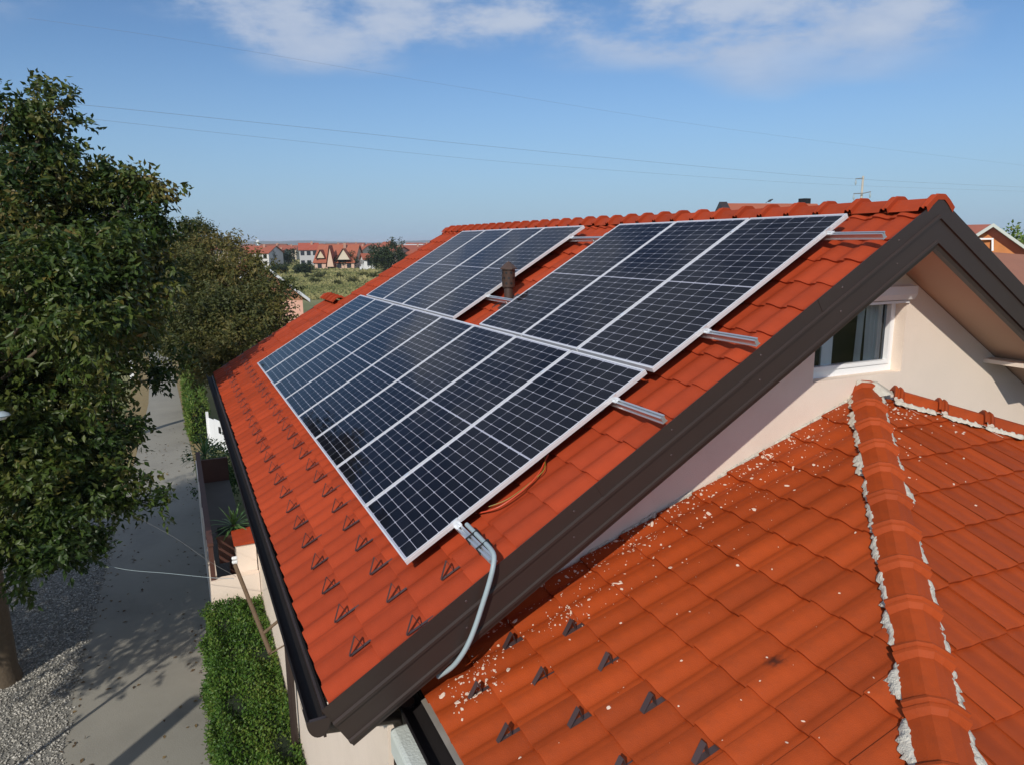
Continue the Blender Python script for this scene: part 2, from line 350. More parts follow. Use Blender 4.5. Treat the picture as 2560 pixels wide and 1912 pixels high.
def joinmeshes(name, items, m):
    vs, fs, var, off = [], [], [], 0
    for me, mw in items:
        co = np.empty(len(me.vertices)*3); me.vertices.foreach_get('co', co); co = co.reshape(-1, 3)
        A = np.array(mw); co = co @ A[:3, :3].T+A[:3, 3]; flip = np.linalg.det(A[:3, :3]) < 0
        for q in me.polygons:
            w = [off+i for i in q.vertices]; fs.append(tuple(reversed(w)) if flip else tuple(w))
        vs.append(co); var.append(np.full(len(co), random.random())); off += len(co)
    M2 = bpy.data.meshes.new(name); M2.from_pydata(np.vstack(vs).tolist(), [], fs)
    a = M2.attributes.new('var', 'FLOAT', 'POINT'); a.data.foreach_set('value', np.concatenate(var).astype(np.float32)); M2.update()
    o = ob(name, M2, m); smooth_by_angle(o, 50); return o
def jit(a=0.006, z=0.003): return Matrix.Translation((random.uniform(-a, a), random.uniform(-a*.5, a*.5), random.uniform(-z, z))) @ Matrix.Rotation(random.uniform(-.006, .006), 4, 'Z') @ Matrix.Rotation(random.uniform(-.008, .008), 4, 'X')
LP = 2.0155; PER = 1.02
def under_panel(v0, v1, u0, u1):             # tile wholly hidden beneath the panels
    if u0 > 0.22 and u1 < 8.0 and v0 > 0.10 and v1 < 2.02: return True
    if v0 > 1.9 and v1 < 3.9 and (u0 > 0.15 and u1 < 2.9 or u0 > 3.95 and u1 < 7.75): return True
    return False
near_items, hid_items, right_items = [], [], []
ncol = 54
for k in range(len(VC)-1):
    ex = VC[k+1]-VC[k]; me = getmesh(('m', k), TW, ex, MT['tile'])
    for j in range(ncol):
        u0 = U0+j*TW; u1 = u0+TW
        if u0 > 10.60: continue
        if VC[k] > 1.75 and u0 > 9.5: continue
        mw = RM @ Matrix.Translation((VC[k], u0, HB)) @ jit()
        mm = me
        if VC[k+1]+0.035 > 4.37: mm = clipmesh(me, [((4.40-VC[k], 0, 0), (1, 0, 0))])
        if mm is None: continue
        if VC[k] <= 4.3:
            if under_panel(VC[k], VC[k+1], u0, u1): hid_items.append((mm, mw))
            else:
                P = RP(VC[k]+ex/2, u0+TW/2, HB); d = np.array(P)-CAM; near_items.append((float(d @ d), mm, mw))
        if u0 < 9.6: right_items.append((me if mm is me else mm, MIR @ RM @ Matrix.Translation((VC[k], u0, HB))))
near_items.sort(key=lambda q: q[0])
for _, mm, mw in near_items[:300]:
    o = link(bpy.data.objects.new('roof_tile', mm), roof); o.matrix_basis = mw
rest = [(m_, w_) for _, m_, w_ in near_items[300:]]+hid_items
o = joinmeshes('roof_tiles', rest, MT['tile']); o.parent = roof; tag(o, kind='stuff')
d2 = B(); d2.box(-0.70, 4.36, -0.44, 9.50, HB-0.16, HB-0.022, RM); d2.v = [tuple(MIR @ Vector(p)) for p in d2.v]
rr2 = hp(d2, 'rear_roof', MT['deck']); o = joinmeshes('roof_tiles', right_items, MT['tile']); o.parent = rr2; tag(o, kind='stuff')
# --- ridge tiles: faceted caps with a raised double collar
def ridge_mesh(name, half, drop, length, m, collar=0.06):
    prof = [(-half, -drop), (-half*.62, -drop*.42), (-half*.26, 0), (half*.26, 0), (half*.62, -drop*.42), (half, -drop)]
    def ring(x, k, dz): return [(x, y*k, z+dz) for y, z in prof]
    st = [(0.0, 1.17, .026), (collar*.26, 1.18, .030), (collar*.40, 1.09, .015), (collar*.58, 1.09, .015), (collar*.72, 1.17, .027), (collar*.95, 1.15, .024), (collar+.018, 1.0, 0), (length+.03, 1.0, -.004)]
    v = []; f = []
    for x, k, dz in st: v += ring(x, k, dz)
    n = 6
    for i in range(len(st)-1):
        for j in range(5): f.append((i*n+j, (i+1)*n+j, (i+1)*n+j+1, i*n+j+1))
    k0 = len(v); v += [(0, y*1.02, z-.012) for y, z in prof]
    for j in range(5): f.append((j, j+1, k0+j+1, k0+j))
    me = pmesh(name, v, f); b = bmesh.new(); b.from_mesh(me); bmesh.ops.recalc_face_normals(b, faces=b.faces); b.normal_update()
    if sum(q.normal.z for q in b.faces) < 0: bmesh.ops.reverse_faces(b, faces=b.faces)
    b.to_mesh(me); b.free(); me.materials.append(m)
    me.polygons.foreach_set('use_smooth', [False]*len(me.polygons)); return me
rme = ridge_mesh('ridge_tile', 0.132, 0.088, 0.3165, MT['tile'])
yy = -0.515
while yy < 9.4:
    o = link(bpy.data.objects.new('ridge_tile', rme), roof)
    o.matrix_basis = Matrix.Translation((XR, yy, 2.172+random.uniform(-.003, .003))) @ Matrix.Rotation(rad(90)+random.uniform(-.012, .012), 4, 'Z') @ Matrix.Rotation(random.uniform(-.01, .01), 4, 'Y')
    yy += 0.3165
# small lower ridge at the far end
for i in range(4):
    o = link(bpy.data.objects.new('ridge_tile', rme), roof); o.matrix_basis = Matrix.Translation((1.66, 9.50+i*0.3165, 0.905)) @ Matrix.Rotation(rad(90), 4, 'Z')
lo = B(); lo.add([(1.62, 9.52, .86), (1.62, 10.64, .86), (3.4, 10.64, -.2), (3.4, 9.52, -.2)], [(0, 1, 2, 3)]); lo.add([(-.55, 10.6, -.66), (1.62, 10.6, .78), (3.4, 10.6, -.25)], [(0, 1, 2)])
hp(lo, 'rear_lean_to_roof', MT['tile'])
# --- barge boards (stepped brown sheet metal), left and right, near and far gable
ZT0 = 2.170                                   # top edge at the ridge
prof = [(-0.002, 0.014), (0.004, 0.0), (-0.112, 0.0), (-0.120, -0.016), (-0.140, -0.016), (-0.146, -0.003), (-0.285, -0.003), (-0.292, -0.016), (-0.312, -0.016), (-0.318, 0.0), (-0.352, 0.004), (-0.352, 0.05), (-0.05, 0.05), (-0.05, 0.014)]
def barge(yb, sgn, name):
    b = B(); n = len(prof)
    for side in (0, 1):
        v = []
        for dz, dy in prof:
            xe = -0.615-dz*s*c*1.0
            ztop = lambda x: ZT0-(XR-x)*s/c
            a = Vector((xe, yb+sgn*dy, ztop(xe)+dz)); e = Vector((XR, yb+sgn*dy, ZT0+dz))
            if side: a = MIR @ a
            v += [a, e]
        f = [(2*i, 2*i+1, 2*((i+1) % n)+1, 2*((i+1) % n)) for i in range(n)]+[tuple(range(0, 2*n, 2))]
        if name == 'far' or True: b = B()
        b.add(v, f); o = hp(b, 'barge_board', MT['brown'])
barge(YG0, 1, 'near')
# far gable boards stop at the lean-to
fb = B(); fb.box(1.9, 4.40, 9.50, 9.53, HB-0.30, HB+0.03, RM); hp(fb, 'barge_board', MT['brown'])
fb = B(); fb.box(-0.75, 1.90, 10.61, 10.64, HB-0.26, HB+0.03, RM); hp(fb, 'barge_board', MT['brown'])
# rivet heads on the near board
# --- soffit under the near overhang (two slopes) and under the eave
sf = B(); zs = lambda x, d: ZT0-d-abs(XR-x)*s/c
sf.add([(-0.16, YG0+.03, zs(-.16, .318)), (XR, YG0+.03, zs(XR, .318)), (XR, .05, zs(XR, .318)), (-0.16, .05, zs(-.16, .318))], [(0, 1, 2, 3)])
sf.add([(XR, YG0+.03, zs(XR, .318)), (8.27, YG0+.03, zs(8.27, .318)), (8.27, .05, zs(8.27, .318)), (XR, .05, zs(XR, .318))], [(0, 1, 2, 3)])
hp(sf, 'soffit', MT['soffit'])
es = B(); es.box(-0.60, -0.14, .0, 10.6, -0.80, -0.765); es.box(-0.60, -0.585, -.42, 10.6, -0.72, -0.56); hp(es, 'eave_soffit', MT['brown'])
# --- walls (gable with window opening, side walls, rear)
XW0, XW1 = -0.15, 7.88
wx0, wx1, wz0, wz1 = 3.31, 4.315, 0.802, 1.47
zr = lambda x: ZT0-.325-abs(XR-x)*s/c
gw = B(); yw = 0.0
gw.add([(XW0, yw, ZG), (wx0, yw, ZG), (wx0, yw, zr(wx0)), (XW0, yw, zr(XW0))], [(0, 1, 2, 3)])
gw.add([(wx0, yw, ZG), (wx1, yw, ZG), (wx1, yw, wz0), (wx0, yw, wz0)], [(0, 1, 2, 3)])
gw.add([(wx0, yw, wz1), (wx1, yw, wz1), (wx1, yw, zr(wx1)), (XR, yw, zr(XR)), (wx0, yw, zr(wx0))], [(0, 1, 2, 3, 4)])
gw.add([(wx1, yw, ZG), (XW1, yw, ZG), (XW1, yw, zr(XW1)), (wx1, yw, zr(wx1))], [(0, 1, 2, 3)])
rv_ = .13
gw.add([(wx0, 0, wz0), (wx0, rv_, wz0), (wx0, rv_, wz1), (wx0, 0, wz1), (wx1, 0, wz0), (wx1, rv_, wz0), (wx1, rv_, wz1), (wx1, 0, wz1)], [(0, 1, 2, 3), (4, 5, 6, 7), (0, 1, 5, 4), (3, 2, 6, 7)])
gw.add([(XW0, 0, ZG), (XW0, 10.4, ZG), (XW0, 10.4, zr(XW0)), (XW0, 0, zr(XW0))], [(0, 1, 2, 3)])
gw.add([(XW1, 0, ZG), (XW1, 9.4, ZG), (XW1, 9.4, zr(XW1)), (XW1, 0, zr(XW1))], [(0, 1, 2, 3)])
gw.add([(XW0, 10.4, ZG), (XW1, 9.4, ZG), (XW1, 9.4, zr(XW1)), (XR, 9.4, zr(XR)), (1.7, 9.4, zr(1.7)), (XW0, 10.4, zr(XW0))], [(0, 1, 2, 3, 4, 5)])
hp(gw, 'wall', MT['wall'])
# ledge to the right of the window
lg = B(); lg.box(5.40, 8.2, -0.50, 0.02, 0.795, 0.83); hp(lg, 'ledge', MT['wall'])
# patch of lighter repaired render beneath the barge
# --- window
wf = B(); yf = .10
wf.box(wx0, wx1, yf, yf+.07, wz0, wz0+.062); wf.box(wx0, wx1, yf, yf+.07, wz1-.05, wz1); wf.box(wx1-.045, wx1, yf+.002, yf+.068, wz0+.062, wz1-.05); wf.box(wx0, wx0+.05, yf+.002, yf+.068, wz0+.062, wz1-.05)
win = hp(wf, 'window', MT['pvc'])
sash = B(); sash.box(wx0+.05, wx1-.045, yf-.012, yf+.05, wz0+.062, wz0+.092); sash.box(wx1-.068, wx1-.045, yf-.012, yf+.05, wz0+.092, wz1-.05)
o = sash.build('sash', MT['pvc']); o.parent = win
o = ob('pane', pmesh('pane', [(wx0+.04, yf+.03, wz0+.09), (wx1-.06, yf+.03, wz0+.09), (wx1-.06, yf+.03, wz1-.04), (wx0+.04, yf+.03, wz1-.04)], [(0, 1, 2, 3)]), MT['wglass']); o.parent = win
o = B().box(wx0+.22, wx0+.34, yf+.035, yf+.05, wz0+.09, wz1-.05).build('mullion', MT['pvc']); o.parent = win
cv_ = B()
for x0, wid, tilt in ((wx0+.62, .07, .03), (wx0+.74, .10, -.02), (wx0+.84, .08, 0)):
    n = 9
    v = []
    for i in range(n):
        t = i/(n-1)
        for zt in (wz0+.05, wz1): v.append((x0+wid*t+tilt*(zt-wz0), yf+.06+.012*math.sin(t*12), zt))
    cv_.add(v, [(2*i, 2*i+2, 2*i+3, 2*i+1) for i in range(n-1)])
o = cv_.build('curtain', MT['curtain']); o.parent = win
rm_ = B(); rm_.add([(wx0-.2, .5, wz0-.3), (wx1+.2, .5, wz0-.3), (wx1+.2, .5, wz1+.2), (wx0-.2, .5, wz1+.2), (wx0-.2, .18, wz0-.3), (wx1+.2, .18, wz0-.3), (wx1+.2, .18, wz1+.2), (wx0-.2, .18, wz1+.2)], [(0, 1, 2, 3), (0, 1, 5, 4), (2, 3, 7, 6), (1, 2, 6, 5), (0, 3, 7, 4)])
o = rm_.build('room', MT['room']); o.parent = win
sb = B(); sb.prism([(wx0-.03, -.07, 1.515), (wx0-.03, -.07, 1.45), (wx0-.03, -.045, 1.405), (wx0-.03, .02, 1.395), (wx0-.03, .02, 1.525)], (wx1-wx0+.05, 0, 0)); sb.box(wx0, wx1, -.02, .12, 1.375, 1.396); hp(sb, 'shutter_box', MT['pvc'])
# --- eave gutter and downpipe
def gutter_strip(y0, y1, cx, cz, r, n=10):
    v = []
    for y in (y0, y1):
        for i in range(n+1):
            a = math.pi*(i/n); v.append((cx+r*math.cos(a+math.pi), y, cz+r*1.05*math.sin(a+math.pi)))
        for i in range(n, -1, -1):
            a = math.pi*(i/n); v.append((cx+(r-.006)*math.cos(a+math.pi), y, cz+(r*1.05-.006)*math.sin(a+math.pi)))
    m2 = 2*(n+1); f = [(i, (i+1) % m2, m2+(i+1) % m2, m2+i) for i in range(m2)]
    return v, f
g = B(); g.add(*gutter_strip(-0.50, 10.68, -0.632, -0.545, 0.056)); g.tube([(-0.688, -0.50, -0.543), (-0.688, 10.68, -0.543)], 0.007, 6)
gut = hp(g, 'gutter', MT['gutter'], 40)
cap = B(); n = 14
v = [(-0.632+.066*math.cos(math.pi+math.pi*i/n), -0.507, -0.543+.105*math.sin(math.pi+math.pi*i/n)) for i in range(n+1)]
cap.prism([tuple(p) for p in v], (0, .018, 0)); cap.prism([tuple((-.632+(p[0]+.632)*.9, -.512, -.543+(p[2]+.543)*.9)) for p in v], (0, .006, 0))
v2 = [(-0.632+.065*math.cos(math.pi+math.pi*i/n), -0.49, -0.545+.102*math.sin(math.pi+math.pi*i/n)) for i in range(n+1)]; v3 = [(p[0]*1+0.0, -.30, p[2]) for p in v2]
cap.add(v2+v3, [(i, i+1, n+2+i, n+1+i) for i in range(n)])
o = cap.build('end_cap', MT['brown']); o.parent = gut
for y in (2.6, 5.7, 8.8):
    o = B().tube([(-0.632-.058*math.cos(q_), y, -.545-.061*math.sin(q_)) for q_ in np.linspace(0, math.pi, 9)], .006, 5).build('joint', MT['gutter']); o.parent = gut
dp = B(); dp.tube([(-0.62, -.30, -.66), (-.60, -.28, -.74), (-.30, -.18, -.86), (-.12, -.115, -.93), (-.085, -.105, -1.02), (-.085, -.105, -6)], .048, 12)
dpo = hp(dp, 'downpipe', MT['brown'], 50)
o = B().tube([(-.085, -.105, -1.26), (-.085, -.105, -1.32)], .060, 12).build('socket', MT['brown']); o.parent = dpo
dp = B(); dp.tube([(-.16, 4.6, -.7), (-.22, 4.6, -1.2), (-.22, 4.6, -6)], .045, 10); hp(dp, 'downpipe', MT['brown'], 50)

# ------------------------------------------------------------------ the annex with the hipped roof
TA = rad(19.04); ca, sa = math.cos(TA), math.sin(TA); ta = sa/ca; PK = 3.90; ZE = -0.654
RA = Matrix.Translation((0, 0, ZE)) @ Matrix.Rotation(-TA, 4, 'Y')
RF = Matrix(((0, -1, 0, 2*PK), (ca, 0, -sa, -PK), (sa, 0, ca, ZE), (0, 0, 0, 1)))
HA = -0.036; EA = 0.329; TWA = 0.197; UA = -3.964; VA0 = -0.02
annex = thing('annex', (3.9, -2, ZG), 'lower annex with hipped orange tile roof splashed with mortar, in front of the gable', 'annex')
def ap(b, name, m, smooth=None):
    o = b.build(name, m) if isinstance(b, B) else ob(name, b, m)
    if smooth: smooth_by_angle(o, smooth)
    return adopt(o, annex)
ad = B(); zd = 0.075
ad.add([(0.03, -.01, ZE-zd), (0.03, -PK+.03, ZE-zd), (PK, -.01, ZE+PK*ta-zd), (2*PK-.03, -PK+.03, ZE-zd), (2*PK-.03, -.01, ZE-zd)], [(0, 2, 1), (1, 2, 3), (3, 2, 4)])
aroof = ap(ad, 'roof', MT['deck'])
PROF = tile_profile(TWA, .78); PROF2 = tile_profile(TWA, .42)
def height_on(v, u, bed, w, u00, expo, v00):
    y = (u-u00) % w; x = (v-v00) % expo
    return bed+np.interp(y, [q[0] for q in PROF], [q[1] for q in PROF])+0.020*(1-x/expo)
def Aw(v, u, dz=0.0): return RA @ Vector((v, u, height_on(v, u, HA, TWA, UA, EA, VA0)+dz))
def add_stain(m, P, rad_):
    t = m.node_tree; p = t.nodes['Principled BSDF']; src = p.inputs['Base Color'].links[0].from_socket; geo = N(t, 'ShaderNodeNewGeometry')
    no = N(t, 'ShaderNodeTexNoise'); no.inputs['Scale'].default_value = 28; no.inputs['Detail'].default_value = 4; L(t, geo.outputs['Position'], no.inputs[0])
    vd = N(t, 'ShaderNodeVectorMath', operation='DISTANCE'); L(t, geo.outputs['Position'], vd.inputs[0]); vd.inputs[1].default_value = P
    dd = M(t, 'ADD', vd.outputs['Value'], M(t, 'MULTIPLY', M(t, 'SUBTRACT', no.outputs[0], .5), rad_*1.6)); mr = N(t, 'ShaderNodeMapRange', interpolation_type='SMOOTHSTEP'); L(t, dd, mr.inputs[0])
    mr.inputs[1].default_value = 0.0; mr.inputs[2].default_value = rad_; mr.inputs[3].default_value = .85; mr.inputs[4].default_value = 0.0
    mm = N(t, 'ShaderNodeMix', data_type='RGBA'); L(t, mr.outputs[0], mm.inputs[0]); L(t, src, mm.inputs[6]); mm.inputs[7].default_value = (.030, .012, .008, 1); L(t, mm.outputs[2], p.inputs['Base Color'])
_d = ray(1938, 1645); _n = np.array((-sa, 0, ca)); _q = np.array((0, 0, ZE)); add_stain(MT['tile2'], tuple(CAM+_d*((_q-CAM) @ _n)/(_d @ _n)), .075)
ame = tile_mesh('roof_tile', TWA, EA, amp=.78); ame.materials.append(MT['tile2']); fme = tile_mesh('roof_tile', TWA, EA, amp=.42); fme.materials.append(MT['tile2'])
def inv_plane(mw, co, no):
    mi = mw.inverted(); c2 = mi @ Vector(co); n2 = (mi.to_3x3() @ Vector(no)).normalized(); return (c2, n2)
items = []
for Mx, planes, nu, usign in ((RA, [((PK-.045, 0, 0), (1, -1, 0)), ((0, -.012, 0), (0, 1, 0))], 21, 0), (RF, [((PK+.045, 0, 0), (-1, 1, 0)), ((PK-.045, 0, 0), (1, 1, 0))], 40, 1)):
    for k in range(14):
        for j in range(nu):
            u0 = UA+j*TWA if usign == 0 else 0.0+j*TWA
            mw = Mx @ Matrix.Translation((VA0+k*EA, u0, HA)) @ jit()
            cor = [mw @ Vector(q) for q in ((0, 0, 0), (EA+.035, 0, 0), (0, TWA, 0), (EA+.035, TWA, 0))]
            keep, cut = True, []
            for co, no in planes:
                sd = [(q-Vector(co)).dot(Vector(no)) for q in cor]
                if min(sd) >= 0: keep = False
                elif max(sd) > 0: cut.append(inv_plane(mw, co, no))
            if not keep: continue
            bm_ = fme if usign else ame; me = bm_ if not cut else clipmesh(bm_, cut)
            if me is None: continue
            cen = np.array(sum(cor, Vector())/4); d = cen-CAM; zf = d @ CF
            px = 1280+FPX*(d @ CR)/max(zf, .1); py = 956-FPX*(d @ CU)/max(zf, .1)
            vis = zf > .3 and -150 < px < 2700 and 700 < py < 2100
            items.append((0 if vis else 1, float(d @ d), me, mw))
items.sort(key=lambda q: q[:2])
for _, _, me, mw in items[:300]:
    o = link(bpy.data.objects.new('roof_tile', me), aroof); o.matrix_basis = mw
o = joinmeshes('roof_tiles', [(m_, w_) for _, _, m_, w_ in items[300:]], MT['tile2']); o.parent = aroof; tag(o, kind='stuff')
# hip tiles
hme = ridge_mesh('hip_tile', 0.112, 0.062, 0.325, MT['tile2'], 0.062)
def hipframe(sx):
    d = Vector((sx, -1, -ta)).normalized(); y = Vector((0, 0, 1)).cross(d).normalized(); z = d.cross(y); return d, y, z
hipstart = {-1: 0.02, 1: 0.20}
for sx in (-1, 1):
    d, y, z = hipframe(sx); L0 = hipstart[sx]; n = 14
    for i in range(n):
        P = Vector((PK, 0, ZE+PK*ta))+d*(L0+i*0.325)+z*(0.062+random.uniform(-.003, .003))
        o = link(bpy.data.objects.new('hip_tile', hme), aroof)
        o.matrix_basis = Matrix((( d.x, y.x, z.x, P.x), (d.y, y.y, z.y, P.y), (d.z, y.z, z.z, P.z), (0, 0, 0, 1))) @ Matrix.Rotation(random.uniform(-.015, .015), 4, 'Z')
def lump(name, pts_in, pts_out, h, rough=0.012, mat_=None):
    """mortar bead between an inner and an outer edge line, ragged"""
    n = len(pts_in); v = []; f = []
    for i in range(n):
        a, b = Vector(pts_in[i]), Vector(pts_out[i]); m = (a+b)/2
        jr = lambda q: Vector((random.uniform(-q, q), random.uniform(-q, q), random.uniform(-q, q)*.5))
        hh = h*(0.5+random.random()) if 0 < i < n-1 else 0.0
        v += [a+Vector((0, 0, h*.8)), a.lerp(b, .35)+Vector((0, 0, hh*1.2))+jr(rough*.4), a.lerp(b, .75)+Vector((0, 0, hh*.8))+jr(rough*.6), b+jr(rough)-Vector((0, 0, .01))]
    for i in range(n-1):
        for k in range(3): f.append((4*i+k, 4*(i+1)+k, 4*(i+1)+k+1, 4*i+k+1))
    me = pmesh(name, v, f); b = bmesh.new(); b.from_mesh(me); bmesh.ops.recalc_face_normals(b, faces=b.faces); b.normal_update()
    if sum(q.normal.z for q in b.faces) < 0: bmesh.ops.reverse_faces(b, faces=b.faces)
    b.to_mesh(me); b.free(); return me
perp = ta*math.sin(rad(45))
random.seed(21)
for sx, sides in ((-1, (-1, 1)), (1, (1,))):
    d, y, z = hipframe(sx); hx = Vector((d.x, d.y, 0)).normalized(); side_v = Vector((-hx.y, hx.x, 0))
    for i in range(12):
        for sd in sides:
            if random.random() < 0.06: continue
            sv = side_v*sd if sx < 0 else side_v*(-1)
            a0 = hipstart[sx]+i*.325+random.uniform(.02, .07); a1 = hipstart[sx]+(i+1)*.325+random.uniform(-.06, .02); n = 19
            big = random.random() < .25; pin, pout = [], []
            wv = 0.0
            for k in range(n):
                t = k/(n-1); P = Vector((PK, 0, ZE+PK*ta))+d*(a0+(a1-a0)*t)
                wv = .6*wv+random.uniform(-.010, .010)
                o1 = .098; o2 = .120+(.030 if big else 0.006)*math.sin(math.pi*t)+wv*(1.2 if big else 1)+.004
                if 0 < k < n-1 and random.random() < .15: o2 += .009
                if k in (0, n-1): o2 = .108
                pin.append(P+sv*o1+Vector((0, 0, -perp*o1+.010))); pout.append(P+sv*o2+Vector((0, 0, -perp*o2+.012)))
            o = ob('mortar', lump('mortar', pin, pout, .015, .006), MT['mortar'], aroof, smooth=True)
# mortar cap at the peak against the wall, and the bead along the wall
pk = B(); zp = ZE+PK*ta
pk.add([(PK-.13, -.01, zp-.02), (PK-.11, -.012, zp+.085), (PK+.12, -.012, zp+.055), (PK+.23, -.01, zp-.02), (PK-.10, -.16, zp-.03), (PK+.06, -.20, zp-.01), (PK+.17, -.16, zp-.03), (PK+.0, -.10, zp+.07)], [(0, 1, 7, 4), (1, 2, 7), (2, 3, 6, 7), (4, 7, 5), (5, 7, 6)])
o = pk.build('mortar', MT['mortar'], aroof)
xa = 0.75
while xa < 3.72:
    ln = random.uniform(.06, .30); n = 9; pin, pout = [], []
    for k in range(n):
        x = xa+ln*k/(n-1); zl = ZE+x*ta
        pin.append((x, -.004, zl-.004+random.uniform(0, .008))); pout.append((x, -.012-random.uniform(0, .020)*(0 < k < n-1), zl-.010))
    ob('mortar', lump('mortar', pin, pout, .012, .008), MT['mortar'], aroof); xa += ln+random.choice((.01, .04, .10, .22))
# mortar splashes: small flat chips lying on the tiles
def chips(pts, smin, smax, seed):
    rg = np.random.default_rng(seed); v, f = [], []
    for (vv, uu, sc) in pts:
        n = rg.integers(5, 8); r = min(.03, smin*float(np.exp(rg.normal(.35, .62))))*sc; k0 = len(v); el = rg.uniform(.45, 1.0); a0 = rg.uniform(0, 6.3)
        ring = []
        for i in range(n):
            a = 2*math.pi*i/n; rr_ = r*rg.uniform(.55, 1.25); x, y = rr_*math.cos(a), rr_*el*math.sin(a)
            ring.append((x*math.cos(a0)-y*math.sin(a0), x*math.sin(a0)+y*math.cos(a0)))
        for x, y in ring: v.append(tuple(Aw(vv+x, uu+y, .0006)))
        for x, y in ring: v.append(tuple(Aw(vv+x*.8, uu+y*.8, .0035)))
        f += [tuple(range(k0+n, k0+2*n))]+[(k0+i, k0+(i+1) % n, k0+n+(i+1) % n, k0+n+i) for i in range(n)]
    return pmesh('mortar_splashes', v, f)
rg = np.random.default_rng(5); pts = []
while len(pts) < 640:
    v_ = rg.uniform(.3, 3.95); dw = rg.exponential(.20)+.03
    if dw < 1.0 and v_ < 3.95-dw and rg.random() < (.55+.45*math.sin(v_*2.3+1)**2): pts.append((v_, -dw, 1.0 if rg.random() > .06 else 2.3))
for _ in range(110):
    v_ = rg.uniform(.2, 3.6); u_ = -rg.uniform(.2, 2.2)
    if v_ < 3.8+u_: pts.append((v_, u_, .9))
for _ in range(130): pts.append((abs(rg.normal(.20, .10))+.03, -.47+rg.normal(0, .05)+rg.choice([0, -.13]), 1.0))
for _ in range(60): pts.append((rg.normal(.95, .10), -.44+rg.normal(0, .07), .9))
o = ob('mortar_splashes', chips(pts, .0034, .0125, 3), MT['fleck'], aroof); tag(o, kind='stuff')
def front_chips():
    v, f = [], []; rg2 = np.random.default_rng(9)
    for _ in range(150):
        y = -rg2.exponential(.30)-.12; x = PK+rg2.uniform(-1, 1)*(-y)*1.0
        if not (-y > abs(x-PK)+.10) or y < -1.8: continue
        vv = (y+PK)/ca; uu = 2*PK-x; hgt = HA+np.interp(uu % TWA, [q[0] for q in PROF2], [q[1] for q in PROF2])+.020*(1-((vv-VA0) % EA)/EA)
        n = 6; r = rg2.uniform(.003, .009); k0 = len(v)
        for lvl, k in ((.0008, 1.0), (.004, .8)):
            for i in range(n):
                a = 6.283*i/n; q = r*k*(.7+.5*math.sin(i*2.1+x*50)**2); v.append(tuple(RF @ Vector((vv+q*math.cos(a), uu+q*1.4*math.sin(a), hgt+lvl))))
        f += [tuple(range(k0+n, k0+2*n))]+[(k0+i, k0+(i+1) % n, k0+n+(i+1) % n, k0+n+i) for i in range(n)]
    return pmesh('mortar_splashes', v, f)
o = ob('mortar_splashes', front_chips(), MT['fleck'], aroof); tag(o, kind='stuff')
# annex walls, ring beam, gutter
aw = B(); aw.add([(.32, -.005, ZG), (.32, -PK+.35, ZG), (.32, -PK+.35, ZE-.02), (.32, -.005, ZE-.02), (2*PK-.35, -PK+.35, ZG), (2*PK-.35, -PK+.35, ZE-.02), (2*PK-.35, -.005, ZG), (2*PK-.35, -.005, ZE-.02)], [(0, 1, 2, 3), (1, 4, 5, 2), (4, 6, 7, 5)])
ap(aw, 'wall', MT['wall'])
bmw = B(); bmw.box(-.205, .05, -PK+.3, -.27, -1.06, -.885); o = ap(bmw, 'ring_beam', MT['beam'])
mb = o.modifiers.new('bevel', 'BEVEL'); mb.width = .025; mb.segments = 2
fl = B(); fl.add([(-.035, -.36, ZE-.055), (-.035, -PK, ZE-.055), (.05, -PK, ZE-.018), (.05, -.36, ZE-.018)], [(0, 1, 2, 3)]); ap(fl, 'eave_flashing', mat('grey_flashing', (.26, .24, .21), .6, metal=.3, vary=.3, vscale=6))
ag = B(); ag.add(*gutter_strip(-PK, -.20, -.085, ZE-.075, .070)); ag.tube([(-.155, -PK, ZE-.073), (-.155, -.20, ZE-.073)], .008, 6); ago = ap(ag, 'gutter', MT['gutter'], 40)
fa = B(); fa.box(-.012, .03, -PK, -.06, ZE-.17, ZE-.06); ap(fa, 'fascia', MT['gutter'])
ad_ = B(); ad_.tube([(-.085, -.24, ZE-.12), (-.06, -.22, -.95), (.03, -.16, -1.12), (.05, -.13, -1.25), (.05, -.13, -6)], .046, 12); ap(ad_, 'downpipe', MT['brown'], 50)

# ------------------------------------------------------------------ snow guards
def guard_meshes(L_=0.125, xs=0.083, h=0.085, w=0.019, t=0.0022):
    a = B(); a.box(0, L_+.05, -w/2, w/2, 0, t)
    b = B()
    def strip(p, q, th):
        d = Vector((q[0]-p[0], 0, q[1]-p[1])); n = Vector((-d.z, 0, d.x)).normalized()*th
        b.prism([(p[0], -w/2, p[1]), (q[0], -w/2, q[1]), (q[0]+n.x, -w/2, q[1]+n.z), (p[0]+n.x, -w/2, p[1]+n.z)], (0, w, 0))
    strip((0, t), (xs, h), t); strip((xs, h), (xs+.006, t), t)
    m1, m2 = a.mesh('base_strap'), b.mesh('stop'); m1.materials.append(MT['guard']); m2.materials.append(MT['guard']); return m1, m2
gm1, gm2 = guard_meshes()
gm3, gm4 = guard_meshes(L_=.135, xs=.075, h=.072, w=.034)
def guard(mw, label, group, ms=(gm1, gm2)):
    o = empty('snow_guard', mat=mw @ Matrix.Rotation(random.uniform(-.06, .06), 4, 'Z')); tag(o, label, 'snow guard', group)
    for nm, m in zip(('base_strap', 'stop'), ms): link(bpy.data.objects.new(nm, m), o)
tilt = Matrix.Rotation(math.atan(.020/.33), 4, 'Y')
hz = HB+.034
